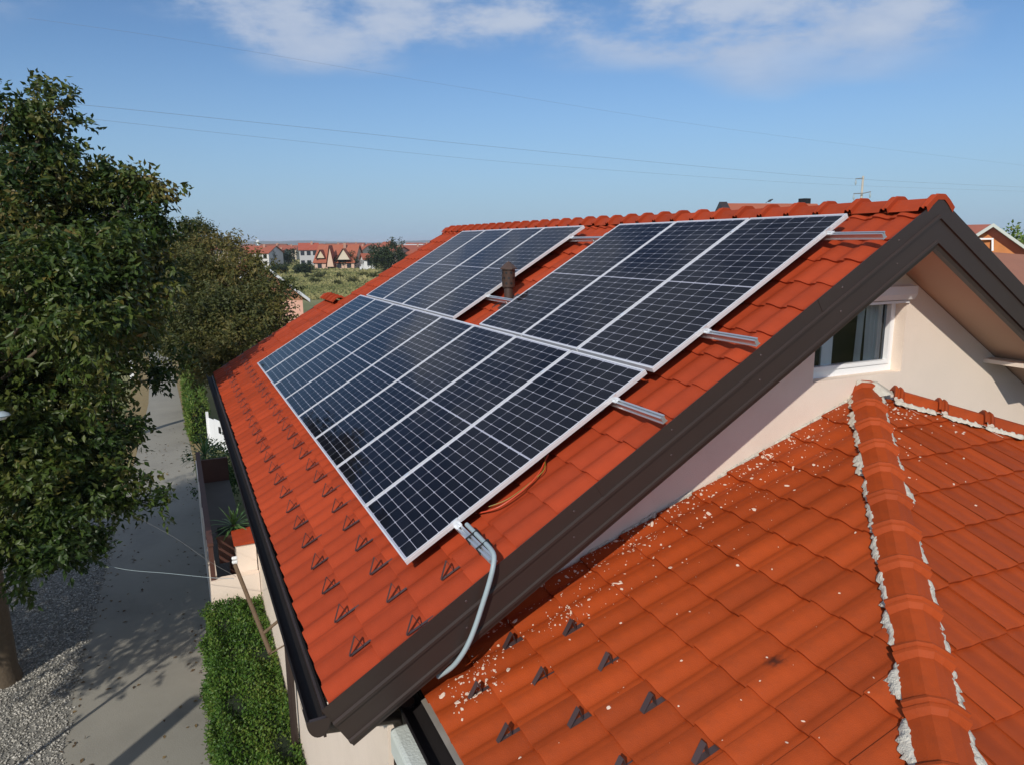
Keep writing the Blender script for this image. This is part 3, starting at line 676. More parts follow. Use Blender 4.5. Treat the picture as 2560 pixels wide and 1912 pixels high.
for row, (v0, ust, nn, nm) in enumerate(((-.552, -.215, 27, 'in the row by the gutter'), (-.226, -.418, 27, 'in the row below the panels'), (.105, -.20, 1, ''))):
    for i in range(nn):
        u_ = ust+.41*i
        if u_ > 10.5: continue
        if row == 2: lab = 'brown snow guard alone between the nearest panel corner and the barge board'
        else: lab = 'brown snow guard %s, %s from the barge board' % (nm, ORD[i])
        guard(RM @ Matrix.Translation((v0, u_, hz-.004)) @ tilt, lab, 'snow guards on the main roof')
for row, (v0, ust, nn, nm) in enumerate(((.175, -.598, 6, 'lowest'), (.507, -.382, 7, 'middle'), (.833, -.568, 7, 'top'))):
    for i in range(nn):
        u_ = ust-.394*i
        if u_ < -3.6: continue
        P = height_on(v0+.03, u_, HA, TWA, UA, EA, VA0)
        guard(RA @ Matrix.Translation((v0, u_, P+.002)) @ tilt, 'brown snow guard in the annex roof\'s %s row, %s from the house wall' % (nm, ORD[i]), 'snow guards on the annex roof', (gm3, gm4))

# ------------------------------------------------------------------ solar panels
FB = .012
def panel_meshes():
    fr = B(); H = .035; Wd, Ln = 1.0, LP
    fr.box(0, Ln, 0, FB, -H, 0); fr.box(0, Ln, Wd-FB, Wd, -H, 0); fr.box(0, FB, FB, Wd-FB, -H, -.0002); fr.box(Ln-FB, Ln, FB, Wd-FB, -H, -.0002)
    fr.box(0.0, Ln, FB, FB+.012, -H, -H+.002); fr.box(0.0, Ln, -.0015, 0, -.014, -.011)
    sh = B(); sh.add([(FB, FB, -.0045), (Ln-FB, FB, -.0045), (Ln-FB, Wd-FB, -.0045), (FB, Wd-FB, -.0045)], [(0, 1, 2, 3)])
    sh.add([(FB, FB, -.010), (Ln-FB, FB, -.010), (Ln-FB, Wd-FB, -.010), (FB, Wd-FB, -.010)], [(3, 2, 1, 0)])
    gl = B(); gl.add([(FB, FB, -.0015), (Ln-FB, FB, -.0015), (Ln-FB, Wd-FB, -.0015), (FB, Wd-FB, -.0015)], [(0, 1, 2, 3)])
    return fr.mesh('frame'), sh.mesh('cell_sheet'), pmesh('glass', gl.v, gl.f)
pm = panel_meshes()
for m, k in zip(pm, ('frame', 'sheet', 'glass')): m.materials.append(MT[k])
CG = .0036; CW = (1-2*FB-.012-5*.0042)/6; MID = .013; CH = (LP-2*FB-.024-MID-22*CG)/24
q = .0075; cme = pmesh('solar_cell', [(0, q, 0), (q, 0, 0), (CH-q, 0, 0), (CH, q, 0), (CH, CW-q, 0), (CH-q, CW, 0), (q, CW, 0), (0, CW-q, 0)], [tuple(range(8))]); cme.materials.append(MT['cell'])
def solar_panel(u0, v0, label, group):
    o = empty('solar_panel', mat=RM @ Matrix.Translation((v0, u0, random.uniform(-.0015, .0015)))); tag(o, label, 'solar panel', group)
    link(bpy.data.objects.new('frame', pm[0]), o); sh = link(bpy.data.objects.new('cell_sheet', pm[1]), o); link(bpy.data.objects.new('glass', pm[2]), o)
    for i in range(24):
        x = FB+.012+i*(CH+CG)+(MID-CG if i >= 12 else 0)
        for j in range(6):
            cc = link(bpy.data.objects.new('solar_cell', cme), sh); cc.location = (x, FB+.006+j*(CW+.0042), -.0037)
VU = LP+.026; AR, AL = -.045, 3.784
for i in range(8): solar_panel(i*PER, 0, 'dark solar panel in the lower eight-panel row, %s from the near gable' % ORD[i], 'solar panels in the lower row')
for i in range(3): solar_panel(AR+i*PER, VU, 'solar panel in the upper block of three, %s from the near gable' % ORD[i], 'solar panels in the upper right block')
for i in range(4): solar_panel(AL+i*PER, VU, 'bluish solar panel in the upper block of four, %s beyond the vent gap' % ORD[i], 'solar panels in the upper left block')
# mounting rails
def rail(v, u0, u1, label, joints, ends):
    o = empty('mounting_rail', mat=RM @ Matrix.Translation((v, 0, 0))); tag(o, label, 'mounting rail', 'aluminium rails under the panels')
    b = B(); t, b0 = -.036, -.082
    pr = [(-.020, b0), (.020, b0), (.020, b0+.006), (.013, b0+.009), (.013, t-.008), (.019, t-.004), (.019, t), (.006, t), (.006, t-.014), (-.006, t-.014), (-.006, t), (-.019, t), (-.019, t-.004), (-.013, t-.008), (-.013, b0+.009), (-.020, b0+.006)]
    b.prism([(x, u0, z) for x, z in pr], (0, u1-u0, 0)); b.build('profile', MT['alu'], o)
    for y, sg in ends:
        e = B(); e.box(-.024, .024, min(y, y-sg*.034), max(y, y-sg*.034), -.038, -.030); e.box(-.024, .024, min(y, y-sg*.005), max(y, y-sg*.005), -.032, .004); e.box(-.024, .024, min(y, y+sg*.010), max(y, y+sg*.010), .0012, .005)
        e.lathe([(0, .012), (.008, .012), (.008, .0)], (0, y-sg*.018, -.031), 6); e.build('end_clamp', MT['clamp'], o)
    for y in joints:
        B().box(-.020, .020, y-.016, y+.016, .0012, .004).build('mid_clamp', MT['clamp'], o)
    for y in np.arange(u0+.72, u1, 1.02):
        h = B(); h.box(-.055, -.024, y-.015, y+.015, -.145, -.139); h.box(-.030, -.022, y-.015, y+.015, -.145, -.05); h.build('roof_hook', MT['alu'], o)
lj = [i*PER-.01 for i in range(1, 8)]; uj = [AR+PER*i-.01 for i in (1, 2)]+[AL+PER*i-.01 for i in (1, 2, 3)]
aR1, aL1 = AR+2*PER+1, AL+3*PER+1
rail(.385, -.525, 8.20, 'aluminium rail under the bottom of the lower panels, stub carrying the grey conduit', lj, [(0, 1), (7*PER+1, -1)])
rail(1.715, -.52, 8.20, 'aluminium rail with bare stub under the top of the lower panel row', lj, [(0, 1), (7*PER+1, -1)])
rail(2.540, -.52, 7.90, 'aluminium rail crossing the gap below the brown vent', uj, [(AR, 1), (aR1, -1), (AL, 1), (aL1, -1)])
rail(3.835, -.50, 7.90, 'aluminium rail with bare stub just below the ridge', uj, [(AR, 1), (aR1, -1), (AL, 1), (aL1, -1)])

# ------------------------------------------------------------------ vent, conduit, cables
vent = thing('vent_pipe', tuple(RP(2.62, 3.53, HB)), 'brown perforated roof vent pipe with conical cap in the panel gap', 'vent')
vp = RP(2.645, 3.535, HB+.02)
MT['ventbrown'] = mat('vent_brown', (.062, .036, .027), .5, vary=.2, vscale=12)
def vpart(b, name, m, sm=45): o = b.build(name, m); smooth_by_angle(o, sm); return adopt(o, vent)
vpart(B().lathe([(.052, -.06), (.052, .16)], vp, 16), 'pipe', MT['ventbrown'])
vpart(B().lathe([(.052, .155), (.070, .16), (.074, .175), (.074, .36), (.076, .365), (.080, .372), (.070, .372)], vp, 16), 'head', MT['ventbrown'])
vpart(B().lathe([(.060, .366), (.100, .362), (.100, .374), (.070, .405), (.0, .455)], vp, 8), 'cap', MT['ventbrown'], 20)
for lev in (.205, .265, .325):
    for kk in range(8):
        a = 2*math.pi*(kk+(.5 if lev == .265 else 0))/8; Mh = Matrix.Translation((vp[0], vp[1], vp[2]+lev)) @ Matrix.Rotation(a, 4, 'Z')
        hb = B(); hb.prism([Mh @ Vector((.0735, .014*math.cos(q_), .014*math.sin(q_))) for q_ in np.linspace(0, 2*math.pi, 8)[:-1]], (Mh.to_3x3() @ Vector((.002, 0, 0)))); adopt(hb.build('hole', MT['black']), vent)
fl_ = B(); fl_.box(-.16, .14, -.15, .15, .018, .030, RM.copy()); fl_.v = [tuple(Vector(p_)+RP(2.64, 3.53, HB+.005)) for p_ in fl_.v]; adopt(fl_.build('flashing', MT['guard']), vent)
cpts = [RP(.43, -.05, -.045), RP(.425, -.30, -.045), RP(.42, -.44, -.040), RP(.405, -.515, -.045)]+[Vector(onY(x, y, yv)) for x, y, yv in ((1232, 1420, -.555), (1222, 1460, -.562), (1208, 1505, -.562), (1190, 1560, -.560), (1172, 1605, -.558), (1152, 1640, -.54), (1128, 1668, -.50), (1095, 1690, -.44))]
def smoothpath(P, n=6):
    P = [Vector(p_) for p_ in P]; out_ = []
    for i in range(len(P)-1):
        p0, p1, p2, p3 = P[max(i-1, 0)], P[i], P[i+1], P[min(i+2, len(P)-1)]
        for k in range(n):
            t = k/n; out_.append(.5*((2*p1)+(p2-p0)*t+(2*p0-5*p1+4*p2-p3)*t*t+(3*p1-p0-3*p2+p3)*t**3))
    return out_+[P[-1]]
cond = thing('cable_conduit', tuple(cpts[4]), 'grey flexible conduit bending from the bottom rail over the brown barge board', 'conduit')
adopt(smooth_by_angle(B().tube(smoothpath(cpts), .0145, 10).build('pipe', MT['conduit']), 60), cond)
for u_ in (-.20, -.36):
    adopt(B().box(-.026, .066, -.003, .003, -.083, -.028, RM @ Matrix.Translation((.385, u_, 0))).build('cable_tie', MT['black']), cond)
def cable(name, pts, r, m, label): 
    o = smooth_by_angle(B().tube(smoothpath(pts), r, 6).build(name, m), 60); tag(o, label, 'cable'); return o
MT['cred'] = mat('red_cable', (.55, .06, .02), .4); MT['cyel'] = mat('yellow_cable', (.25, .20, .03), .4); MT['cblk'] = MT['black']
cable('cable', [RP(.55, .06, -.10), RP(.66, -.012, -.112), RP(.82, -.030, -.116), RP(.98, -.008, -.112), RP(1.15, .10, -.10)], .005, MT['cred'], 'red cable drooping out below the near edge of the nearest lower panel')
cable('cable', [RP(.62, .05, -.10), RP(.75, .002, -.118), RP(.95, -.010, -.118), RP(1.05, .0, -.11), RP(1.12, .1, -.10)], .003, MT['cyel'], 'yellow-green earth cable drooping out beside the red cable')

# ------------------------------------------------------------------ foliage tools
def unit(a): return a/np.maximum(np.linalg.norm(a, axis=-1, keepdims=True), 1e-9)
def leafmesh(name, base, axis, length, width, var, fold=.18, side=None):
    n = len(base); axis = unit(axis)
    ref = RNG.normal(0, 1, (n, 3)) if side is None else side; sd = unit(np.cross(axis, ref)); nn = np.cross(sd, axis)
    l = length[:, None]; w = width[:, None]
    p0 = base; p1 = base+axis*l*.45+sd*w*.5+nn*w*fold; p2 = base+axis*l-nn*l*.10; p3 = base+axis*l*.45-sd*w*.5+nn*w*fold
    V = np.stack([p0, p1, p2, p3], 1).reshape(-1, 3); k = 4*np.arange(n)[:, None]
    F = np.stack([k+np.array([[0, 1, 2]]), k+np.array([[0, 2, 3]])], 1).reshape(-1, 3)
    return npmesh(name, V, F, np.repeat(np.clip(var, 0, 1), 4))
def crown_points(blobs, n, hollow=.45, per_cl=10):
    C = np.array([b[:3] for b in blobs]); R = np.array([b[3] for b in blobs]); wgt = R**1.75; wgt /= wgt.sum()
    idx = RNG.choice(len(blobs), n, p=wgt); d = unit(RNG.normal(0, 1, (n, 3))); rr_ = (hollow+(1-hollow)*RNG.random(n)**.6)
    lob = 1+.22*np.sin(d[:, 0]*5+idx)*np.cos(d[:, 1]*4+idx*2)+.10*RNG.normal(0, 1, n)
    P = C[idx]+d*(R[idx]*rr_*lob)[:, None]*np.array([1, 1, .88])
    nc = max(20, n//per_cl); cl = RNG.integers(0, nc, n); cr_ = R[idx[:nc]]*RNG.uniform(.10, .26, nc)+.05    # twigs gather in sprays with gaps between
    P2 = P[:nc][cl]+RNG.normal(0, 1, (n, 3))*cr_[cl][:, None]*np.array([1, 1, .7]); keepm = RNG.random(n) < .18
    P2[keepm] = P[keepm]; i2 = idx[:nc][cl]; i2[keepm] = idx[keepm]; d2_ = d[:nc][cl]; d2_[keepm] = d[keepm]; return P2, d2_, i2
def limbs(b, base, blobs, fork, r0, n=7):
    base, fork = Vector(base), Vector(fork); mid = base.lerp(fork, .5)+Vector((random.uniform(-.15, .15), random.uniform(-.15, .15), 0))
    b.tube([base-Vector((0, 0, .1)), base+Vector((0, 0, .25)), mid, fork], [r0*1.35, r0*1.05, r0*.9, r0*.75], 10)
    for bl in blobs:
        c_ = Vector(bl[:3]); q_ = fork.lerp(c_, .5)+Vector((random.uniform(-.3, .3), random.uniform(-.3, .3), random.uniform(0, .4)))*min(1, (c_-fork).length/3)
        r1 = r0*.24*min(1.2, .4+bl[3]); b.tube([fork-Vector((0, 0, .15)), q_, c_], [r1, r1*.55, r1*.14], n)
        for k in range(3):
            e = c_+Vector((random.uniform(-1, 1), random.uniform(-1, 1), random.uniform(-.3, 1)))*bl[3]*.6; b.tube([c_.lerp(q_, .3), e], [r1*.22, r1*.06], 5)
def tree(name, label, base, blobs, fork, r0, ntwig, per, ll, lw, m, cat='tree', group=None, droop=.5, hollow=.45, vb=(.15, .6), clump=None):
    t = thing(name, tuple(base), label, cat, group); tb = B(); limbs(tb, base, blobs, fork, r0)
    o = tb.build('trunk', MT['bark']); smooth_by_angle(o, 60); adopt(o, t)
    P, d, idx = crown_points(blobs, ntwig, hollow)
    bv = RNG.uniform(vb[0], vb[1], len(blobs))
    tw = unit(d+RNG.normal(0, .5, d.shape)+np.array([0, 0, .15])); n = ntwig*per
    Pb = np.repeat(P, per, 0); tv = np.repeat(tw, per, 0); k = np.tile(np.arange(per), ntwig)/max(per-1, 1)
    base_ = Pb+tv*(k*ll*2.0)[:, None]+RNG.normal(0, ll*.15, (n, 3))
    sidev = unit(np.cross(tv, RNG.normal(0, 1, (n, 3))))
    ax = unit(tv*.55+sidev*.8+np.array([0, 0, -droop])+RNG.normal(0, .25, (n, 3)))
    Ls = ll*RNG.uniform(.6, 1.15, n); Ws = lw*RNG.uniform(.7, 1.2, n)
    var = np.repeat(bv[idx]+RNG.normal(0, .16, ntwig), per)+RNG.normal(0, .07, n)
    me = leafmesh('crown', base_, ax, Ls, Ws, var); o = ob('crown', me, m); adopt(o, t); return t
def bl(px, py, t, r): p_ = W(px, py, t); return (p_[0], p_[1], p_[2], r)

# ------------------------------------------------------------------ walnut at the left, other trees along the road
wb = [bl(118, 215, 12.6, .26), bl(128, 275, 12.6, .34), bl(100, 330, 12.7, .40), bl(20, 255, 12.3, .30), bl(25, 370, 12.6, .62), bl(120, 420, 13, .55), bl(40, 480, 12.6, .85), bl(180, 440, 12.8, .42), bl(235, 500, 13.2, .55), bl(155, 540, 13, .75), bl(310, 470, 13, .30), bl(370, 455, 12.9, .24), bl(320, 540, 13.2, .58), bl(250, 600, 13.5, .8),
      bl(370, 560, 13, .30), bl(60, 640, 12.4, 1.15), bl(180, 700, 13, 1.0), bl(310, 660, 13.6, .75), bl(40, 830, 12, 1.1), bl(200, 850, 12.6, 1.0), bl(310, 790, 13.2, .52), bl(400, 690, 14.5, .40), bl(410, 760, 14.6, .30), bl(100, 980, 11.8, 1.0), bl(215, 970, 12.4, .62), bl(310, 930, 12.8, .28), bl(60, 1130, 11.4, .85), bl(190, 1130, 11.8, .75), bl(275, 1090, 12.2, .32), bl(345, 1060, 12.3, .22), bl(280, 1190, 11.8, .40), bl(345, 1262, 11.9, .26), bl(395, 1266, 12, .12),
      bl(110, 1250, 11.2, .70), bl(220, 1265, 11.4, .40), bl(60, 1360, 11, .5), bl(160, 1370, 11, .40), bl(60, 1450, 10.9, .22), bl(229, 720, 10.6, .55), bl(290, 650, 10.9, .40), bl(190, 800, 10.4, .65), bl(330, 700, 11.0, .32), bl(120, 700, 10.4, .6), bl(440, 905, 14.2, .16), bl(350, 880, 13.6, .18), bl(400, 940, 13.8, .18)]
wb += [(-6.0, 8.9, 1.5, 2.0), (-7.2, 7.6, -.2, 2.0), (-6.3, 10.2, -2.2, 1.7), (-7.8, 11, 1.2, 2.3), (-5.9, 11, 3.0, 1.5), (-8.8, 9.2, .6, 2.1), (-6.6, 7.2, -1.7, 1.5), (-8.6, 12, -1.0, 2.1), (-7.0, 13.2, -.6, 1.9), (-5.6, 13.4, -2.4, 1.4), (-7.6, 9.6, -2.6, 1.5), (-4.7, 12.9, .3, 1.4), (-5.2, 14.2, .8, 1.6), (-5.0, 12.4, -1.6, 1.1)]
tree('walnut_tree', 'large walnut tree with browning leaves filling the left edge beside the road', (-4.62, 10.9, ZG), wb, (-4.75, 10.9, -1.6), .27, 23000, 9, .142, .064, MT['leafw'], hollow=.28, vb=(.0, .70))
b2 = [bl(495, 590, 26, .55), bl(460, 640, 26, .9), bl(540, 640, 25, .8), bl(590, 690, 24, 1.0), bl(500, 720, 24, 1.4), bl(420, 690, 25, 1.0), bl(610, 780, 22, 1.0), bl(540, 820, 22, 1.2), bl(660, 760, 22.5, .75), bl(700, 800, 22, .55), bl(450, 800, 23, 1.2), bl(600, 860, 21, .9), bl(510, 890, 21.5, .8), bl(690, 730, 23, .5), bl(400, 830, 24, .7), bl(555, 920, 21, .6)]
tree('roadside_tree', 'brownish olive tree behind the far end of the tiled roof', tuple(np.array(onZ(560, 1010, ZG))*0+np.array((.6, 17.5, ZG))), b2, (.5, 17.6, -2.6), .20, 6800, 8, .14, .058, MT['leafd'], hollow=.2, vb=(.1, .9))
b3 = [bl(430, 640, 34, .9), bl(395, 690, 34, 1.2), bl(440, 740, 33, 1.3), bl(375, 780, 33, 1.3), bl(470, 585, 33, .5), bl(330, 760, 34, 1.2), bl(520, 600, 34, .6)]
tree('roadside_tree', 'darker tree further along the road, between the walnut and the brownish tree', (-3.9, 28.5, ZG), b3, (-3.6, 28.5, -2.4), .18, 2200, 7, .15, .07, MT['leafd'], hollow=.3, vb=(.0, .45))
# street lamp at the left edge, its pole just out of frame
lampP = Vector(W(4, 1036, 10.2)); lamp = thing('street_lamp', (lampP.x-.75, lampP.y-.3, ZG), 'grey street lamp head poking in at the left edge before the walnut', 'street lamp')
MT['lamp'] = mat('lamp_grey', (.42, .50, .56), .35, metal=.2); MT['pole'] = mat('concrete_pole', (.30, .29, .27), .9, bump=.3)
lb = B(); lb.lathe([(.0, .055), (.05, .05), (.085, .02), (.095, -.01), (.08, -.03)], (0, 0, 0), 14); lb.v = [tuple(lampP+Vector((p_[0]*1.7-.05, p_[1], p_[2]))) for p_ in lb.v]; adopt(smooth_by_angle(lb.build('lamp_head', MT['lamp']), 50), lamp)
lb = B(); lb.lathe([(.078, -.03), (.06, -.065), (.0, -.08)], (0, 0, 0), 14); lb.v = [tuple(lampP+Vector((p_[0]*1.6-.05, p_[1], p_[2]))) for p_ in lb.v]; adopt(smooth_by_angle(lb.build('diffuser', MT['pvc']), 50), lamp)
adopt(B().tube([lampP+Vector((-.15, 0, 0)), lampP+Vector((-.45, -.15, .02)), (lampP.x-.75, lampP.y-.3, lampP.z-.1)], .03, 8).build('arm', MT['lamp']), lamp)
adopt(B().tube([(lampP.x-.75, lampP.y-.3, ZG), (lampP.x-.75, lampP.y-.3, lampP.z+.2)], [.035, .028], 8).build('pole', MT['lamp']), lamp)
# utility pole out of frame in front, its shadow crosses the road
up_ = thing('utility_pole', (-6.1, 3.55, ZG), 'thick utility pole beside the road in front, casting its shadow to the hedge', 'utility pole')
adopt(B().tube([(-6.1, 3.55, ZG), (-6.1, 3.55, ZG+4.45)], [.20, .15], 14).build('pole', MT['pole']), up_)

# ------------------------------------------------------------------ hedge, terrace and plants beside the house
def hedge(x0, x1, y0, y1, ztop, n, ll, lw, m, label, core=True, bias=(.40, .36), name='hedge'):
    t = thing(name, ((x0+x1)/2, (y0+y1)/2, ZG), label, 'hedge')
    if core:
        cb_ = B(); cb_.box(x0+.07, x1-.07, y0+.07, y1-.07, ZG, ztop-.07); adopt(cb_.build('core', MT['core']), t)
    A = np.array([(x1-x0)*(y1-y0), (ztop-ZG)*(y1-y0), (ztop-ZG)*(x1-x0), (ztop-ZG)*(x1-x0), (ztop-ZG)*(y1-y0)*.4]); A /= A.sum(); idx = RNG.choice(5, n, p=A)
    X = RNG.uniform(x0, x1, n); Y_ = RNG.uniform(y0, y1, n); Z_ = RNG.uniform(ZG+.02, ztop, n); Nn = np.zeros((n, 3))
    for i, (ax, val, nv) in enumerate((('z', ztop, (0, 0, 1)), ('x', x0, (-1, 0, 0)), ('y', y0, (0, -1, 0)), ('y', y1, (0, 1, 0)), ('x', x1, (1, 0, 0)))):
        mk = idx == i; Nn[mk] = nv
        if ax == 'z': Z_[mk] = val
        if ax == 'x': X[mk] = val
        if ax == 'y': Y_[mk] = val
    P = np.column_stack([X, Y_, Z_]); nz = .05*np.sin(X*7+Y_*3)+.05*np.sin(Y_*5.3+Z_*6)+.04*np.sin(X*13+Z_*11)
    P += Nn*(nz+RNG.normal(-.02, .035, n))[:, None]
    lumps = .5+.5*np.sin(X*4.1+Y_*2.7)*np.sin(Y_*3.3+Z_*4)
    ax = unit(Nn*.7+RNG.normal(0, .7, (n, 3))+np.array([0, 0, .25])); var = np.minimum(bias[0]+bias[1]*(lumps-.5)+RNG.normal(0, .15, n), .8)
    for _ in range(7):
        cc_ = P[RNG.integers(0, n)]; var[np.linalg.norm(P-cc_, axis=1) < RNG.uniform(.05, .10)] += .45
    adopt(ob('foliage', leafmesh('foliage', P, ax, ll*RNG.uniform(.6, 1.2, n), lw*RNG.uniform(.7, 1.2, n), var), m), t); return t
hedge(-1.10, -.18, 2.3, 8.75, -4.32, 85000, .050, .030, MT['leafg'], 'clipped bright green hedge along the house wall beside the road')
hedge(-.98, -.36, 26.8, 42, -4.5, 16000, .16, .05, MT['leafg'], 'bushy green hedge beyond the terrace along the right side of the road', bias=(.55, .3))
terr = thing('terrace', (-.55, 12, ZG), 'small walled terrace with brown rail against the house side beyond the hedge', 'terrace')
MT['paint_and_shade'] = mat('brown_paint_and_wall_shade', (.075, .03, .022), .6, vary=.3, vscale=5)  # real paint on rail and planter; on the end wall it stands for shade
MT['floor'] = mat('terrace_floor', (.06, .055, .05), .9, vary=.2, vscale=3)
tb = B(); tb.box(-.98, -.86, 8.95, 17, ZG, -3.95); tb.box(-.86, -.16, 8.95, 9.10, ZG, -3.95); adopt(tb.build('wall', MT['wall']), terr); adopt(B().box(-.859, -.16, 16.9, 17.0, ZG, -3.95).build('shade_toned_end_wall', MT['paint_and_shade']), terr)  # cream end wall made dark brown: tree shade put into its colour
adopt(B().box(-.86, -.16, 9.10, 16.9, -4.7, -4.6).build('floor', MT['floor']), terr)
pb_ = B(); pb_.box(-.50, -.17, 9.12, 9.75, -4.59, -3.42); adopt(pb_.build('pillar', MT['wall']), terr)
cp = B(); cp.prism([(-.54, 9.08, -3.418), (-.14, 9.08, -3.418), (-.14, 9.08, -3.36), (-.54, 9.08, -3.39)], (0, .72, 0)); adopt(cp.build('coping', MT['tile']), terr)
for yy_ in (9.0, 11.0, 13.0, 15.0): adopt(B().box(-.965, -.885, yy_, yy_+.08, -3.948, -3.30).build('post', MT['paint_and_shade']), terr)
adopt(B().box(-.975, -.875, 8.97, 15.2, -3.298, -3.24).build('rail', MT['paint_and_shade']), terr)
for i in range(3): adopt(B().box(-.945, -.915, 9.09, 15.0, -3.85+i*.18, -3.76+i*.18).build('slat', MT['paint_and_shade']), terr)
def yucca(loc, n, ll, label, trunk=.0):
    t = thing('yucca', loc, label, 'yucca plant'); v, f, var = [], [], []
    for i in range(n):
        a = i*2.399; el = rad(80-95*(i/n)**.8+random.uniform(-8, 8)); l = ll*random.uniform(.75, 1.05); d = Vector((math.cos(a)*math.cos(el), math.sin(a)*math.cos(el), math.sin(el))); sd = Vector((-math.sin(a), math.cos(a), 0)); w = .022
        k0 = len(v); base_ = Vector(loc)+Vector((0, 0, trunk)); vv = random.random()
        for q_, ww in ((0, .5), (.35, 1), (.7, .8), (1, .04)):
            p_ = base_+d*l*q_+Vector((0, 0, -.30*l*(q_**2.2)*math.cos(el))); mid = p_-Vector((0, 0, .006*ww)); v += [p_+sd*w*ww, mid, p_-sd*w*ww]; var += [vv]*3
        for k in range(3):
            b0 = k0+3*k; f += [(b0, b0+1, b0+4, b0+3), (b0+1, b0+2, b0+5, b0+4)]
    adopt(ob('leaves', npmesh('leaves', v, f, var), MT['yucca']), t)
    if trunk: adopt(B().tube([loc, (loc[0], loc[1], loc[2]+trunk+.03)], [.05, .04], 8).build('stem', MT['bark']), t)
    return t
pot = thing('planter', (-.45, 10.1, -4.0), 'dark brown planter box on the terrace holding the bright yucca', 'planter')
adopt(B().box(-.78, -.20, 9.80, 10.35, -4.0, -3.50).build('box', MT['paint_and_shade']), pot); adopt(B().box(-.80, -.18, 9.78, 9.83, -3.51, -3.46).build('rim', MT['paint_and_shade']), pot); adopt(B().box(-.76, -.22, 9.84, 10.33, -3.499, -3.48).build('soil', MT['core']), pot)
adopt(B().box(-.6, -.4, 9.9, 10.2, -4.6, -4.0).build('stand', MT['paint_and_shade']), pot)
yucca((-.47, 10.0, -3.49), 46, .52, 'bright green yucca with long spiky leaves in the terrace planter', .12)
yucca((-.72, 17.6, ZG), 44, .85, 'dark spiky yucca at the far end of the terrace against the road', 2.0)
shb = [(-.2, 19.3, -4.7, .8), (.1, 18.6, -5.0, .6), (-.5, 18.4, -5.3, .45), (.2, 20.2, -4.9, .8)]
tree('shrub', 'dark green shrub behind the terrace below the white gate', (-.1, 19.2, ZG), shb, (-.1, 19.2, -5.4), .05, 900, 6, .09, .05, MT['leafg'], cat='shrub', vb=(.0, .25))
# white gate
gate = thing('gate', (.2, 25.0, ZG), 'white sheet metal gate beside the bushy hedge, seen past the gutter', 'gate')
MT['white'] = mat('white_paint', (.80, .82, .84), .5, vary=.05, vscale=3)
ga, gb_ = Vector((-.34, 26.2, ZG)), Vector((.9, 22.6, ZG)); gd = (gb_-ga).normalized(); gn = Vector((-gd.y, gd.x, 0))*.02; GL = (gb_-ga).length
npn = 6
for i in range(npn):
    p0 = ga+gd*(GL*i/npn+.008); p1 = ga+gd*(GL*(i+1)/npn-.008); hgt = 1.15+.12*math.sin(math.pi*(i+.5)/npn)
    adopt(B().prism([p0+Vector((0, 0, .06)), p1+Vector((0, 0, .06)), p1+Vector((0, 0, hgt)), p0+Vector((0, 0, hgt))], gn).build('panel', MT['white']), gate)
adopt(B().prism([ga+gd*1.1+Vector((0, 0, .75)), ga+gd*1.28+Vector((0, 0, .75)), ga+gd*1.28+Vector((0, 0, 1.0)), ga+gd*1.1+Vector((0, 0, 1.0))], -gn*1.5).build('letterbox', MT['black']), gate)
for p_ in (ga, gb_): adopt(B().box(p_.x-.05, p_.x+.05, p_.y-.05, p_.y+.05, ZG, ZG+1.4).build('post', MT['white']), gate)
# white posts at the far left of the road
for i, (px_, py_) in enumerate(((332, 958), (327, 925), (324, 900))):
    g_ = Vector(onZ(px_, py_, ZG)); tag(B().box(g_.x-.10, g_.x+.10, g_.y-.10, g_.y+.10, ZG, ZG+1.15+.0*i).build('road_post', MT['white']), 'white painted post left of the far road, %s from the walnut' % ORD[i], 'post', 'white posts along the road')
# rusty bracket pole and wires by the wall
bp = thing('bracket_pole', tuple(W(675, 1630, 9.6)), 'rusty tube bracket for wires leaning over the hedge', 'bracket')
MT['rust'] = mat('rusty_tube', (.13, .085, .05), .8, vary=.4, vscale=20)
A_, B_ = Vector(W(588, 1412, 10.6)), Vector(W(676, 1632, 9.4))
adopt(smooth_by_angle(B().tube([A_, A_.lerp(B_, .5), B_], .030, 8).build('tube', MT['rust']), 60), bp)
st_ = A_.lerp(B_, .80); adopt(B().tube([st_, (-.15, st_.y-.1, st_.z+.25)], .022, 7).build('strut', MT['rust']), bp)
adopt(B().tube([B_, (-.15, B_.y-.05, B_.z+.12)], .010, 6).build('strut', MT['rust']), bp)
for i in range(6):
    q_ = A_+Vector((.02*(i % 3)-.02, 0, .05+.06*(i//3))); adopt(B().lathe([(0, .03), (.018, .025), (.022, .0), (.014, -.02)], q_, 8).build('insulator', MT['white']), bp)
MT['wire'] = mat('grey_wire', (.20, .20, .20), .5, metal=.3)
def wire(pts, r, label, m=None):
    o = B().tube(smoothpath(pts, 8), r, 5).build('overhead_wire', m or MT['wire']); return tag(o, label, 'wire')
wire([W(585, 1445, 10.6), W(530, 1443, 10.7), W(420, 1432, 11), W(300, 1420, 11.3), W(180, 1385, 11.8), W(60, 1335, 12.2), W(-120, 1240, 13)], .0035, 'pale service wire running from the terrace corner left into the walnut', MT['conduit'])
wire([W(590, 1440, 10.6), W(520, 1400, 10.9), W(440, 1345, 11.2), W(340, 1290, 11.6), W(200, 1215, 12), W(-60, 1090, 13)], .0022, 'thin dark service wire above the pale one over the shaded road', MT['wire'])
K = 2560/2212
wire([W(60*K, 40*K, 60)]+[W(x*K, y*K, t) for x, y, t in ((320, 76, 62), (620, 125, 68), (1020, 193, 78), (1600, 283, 95), (2212, 358, 115), (2500, 388, 130))], .007, 'highest thin overhead wire crossing the whole sky')
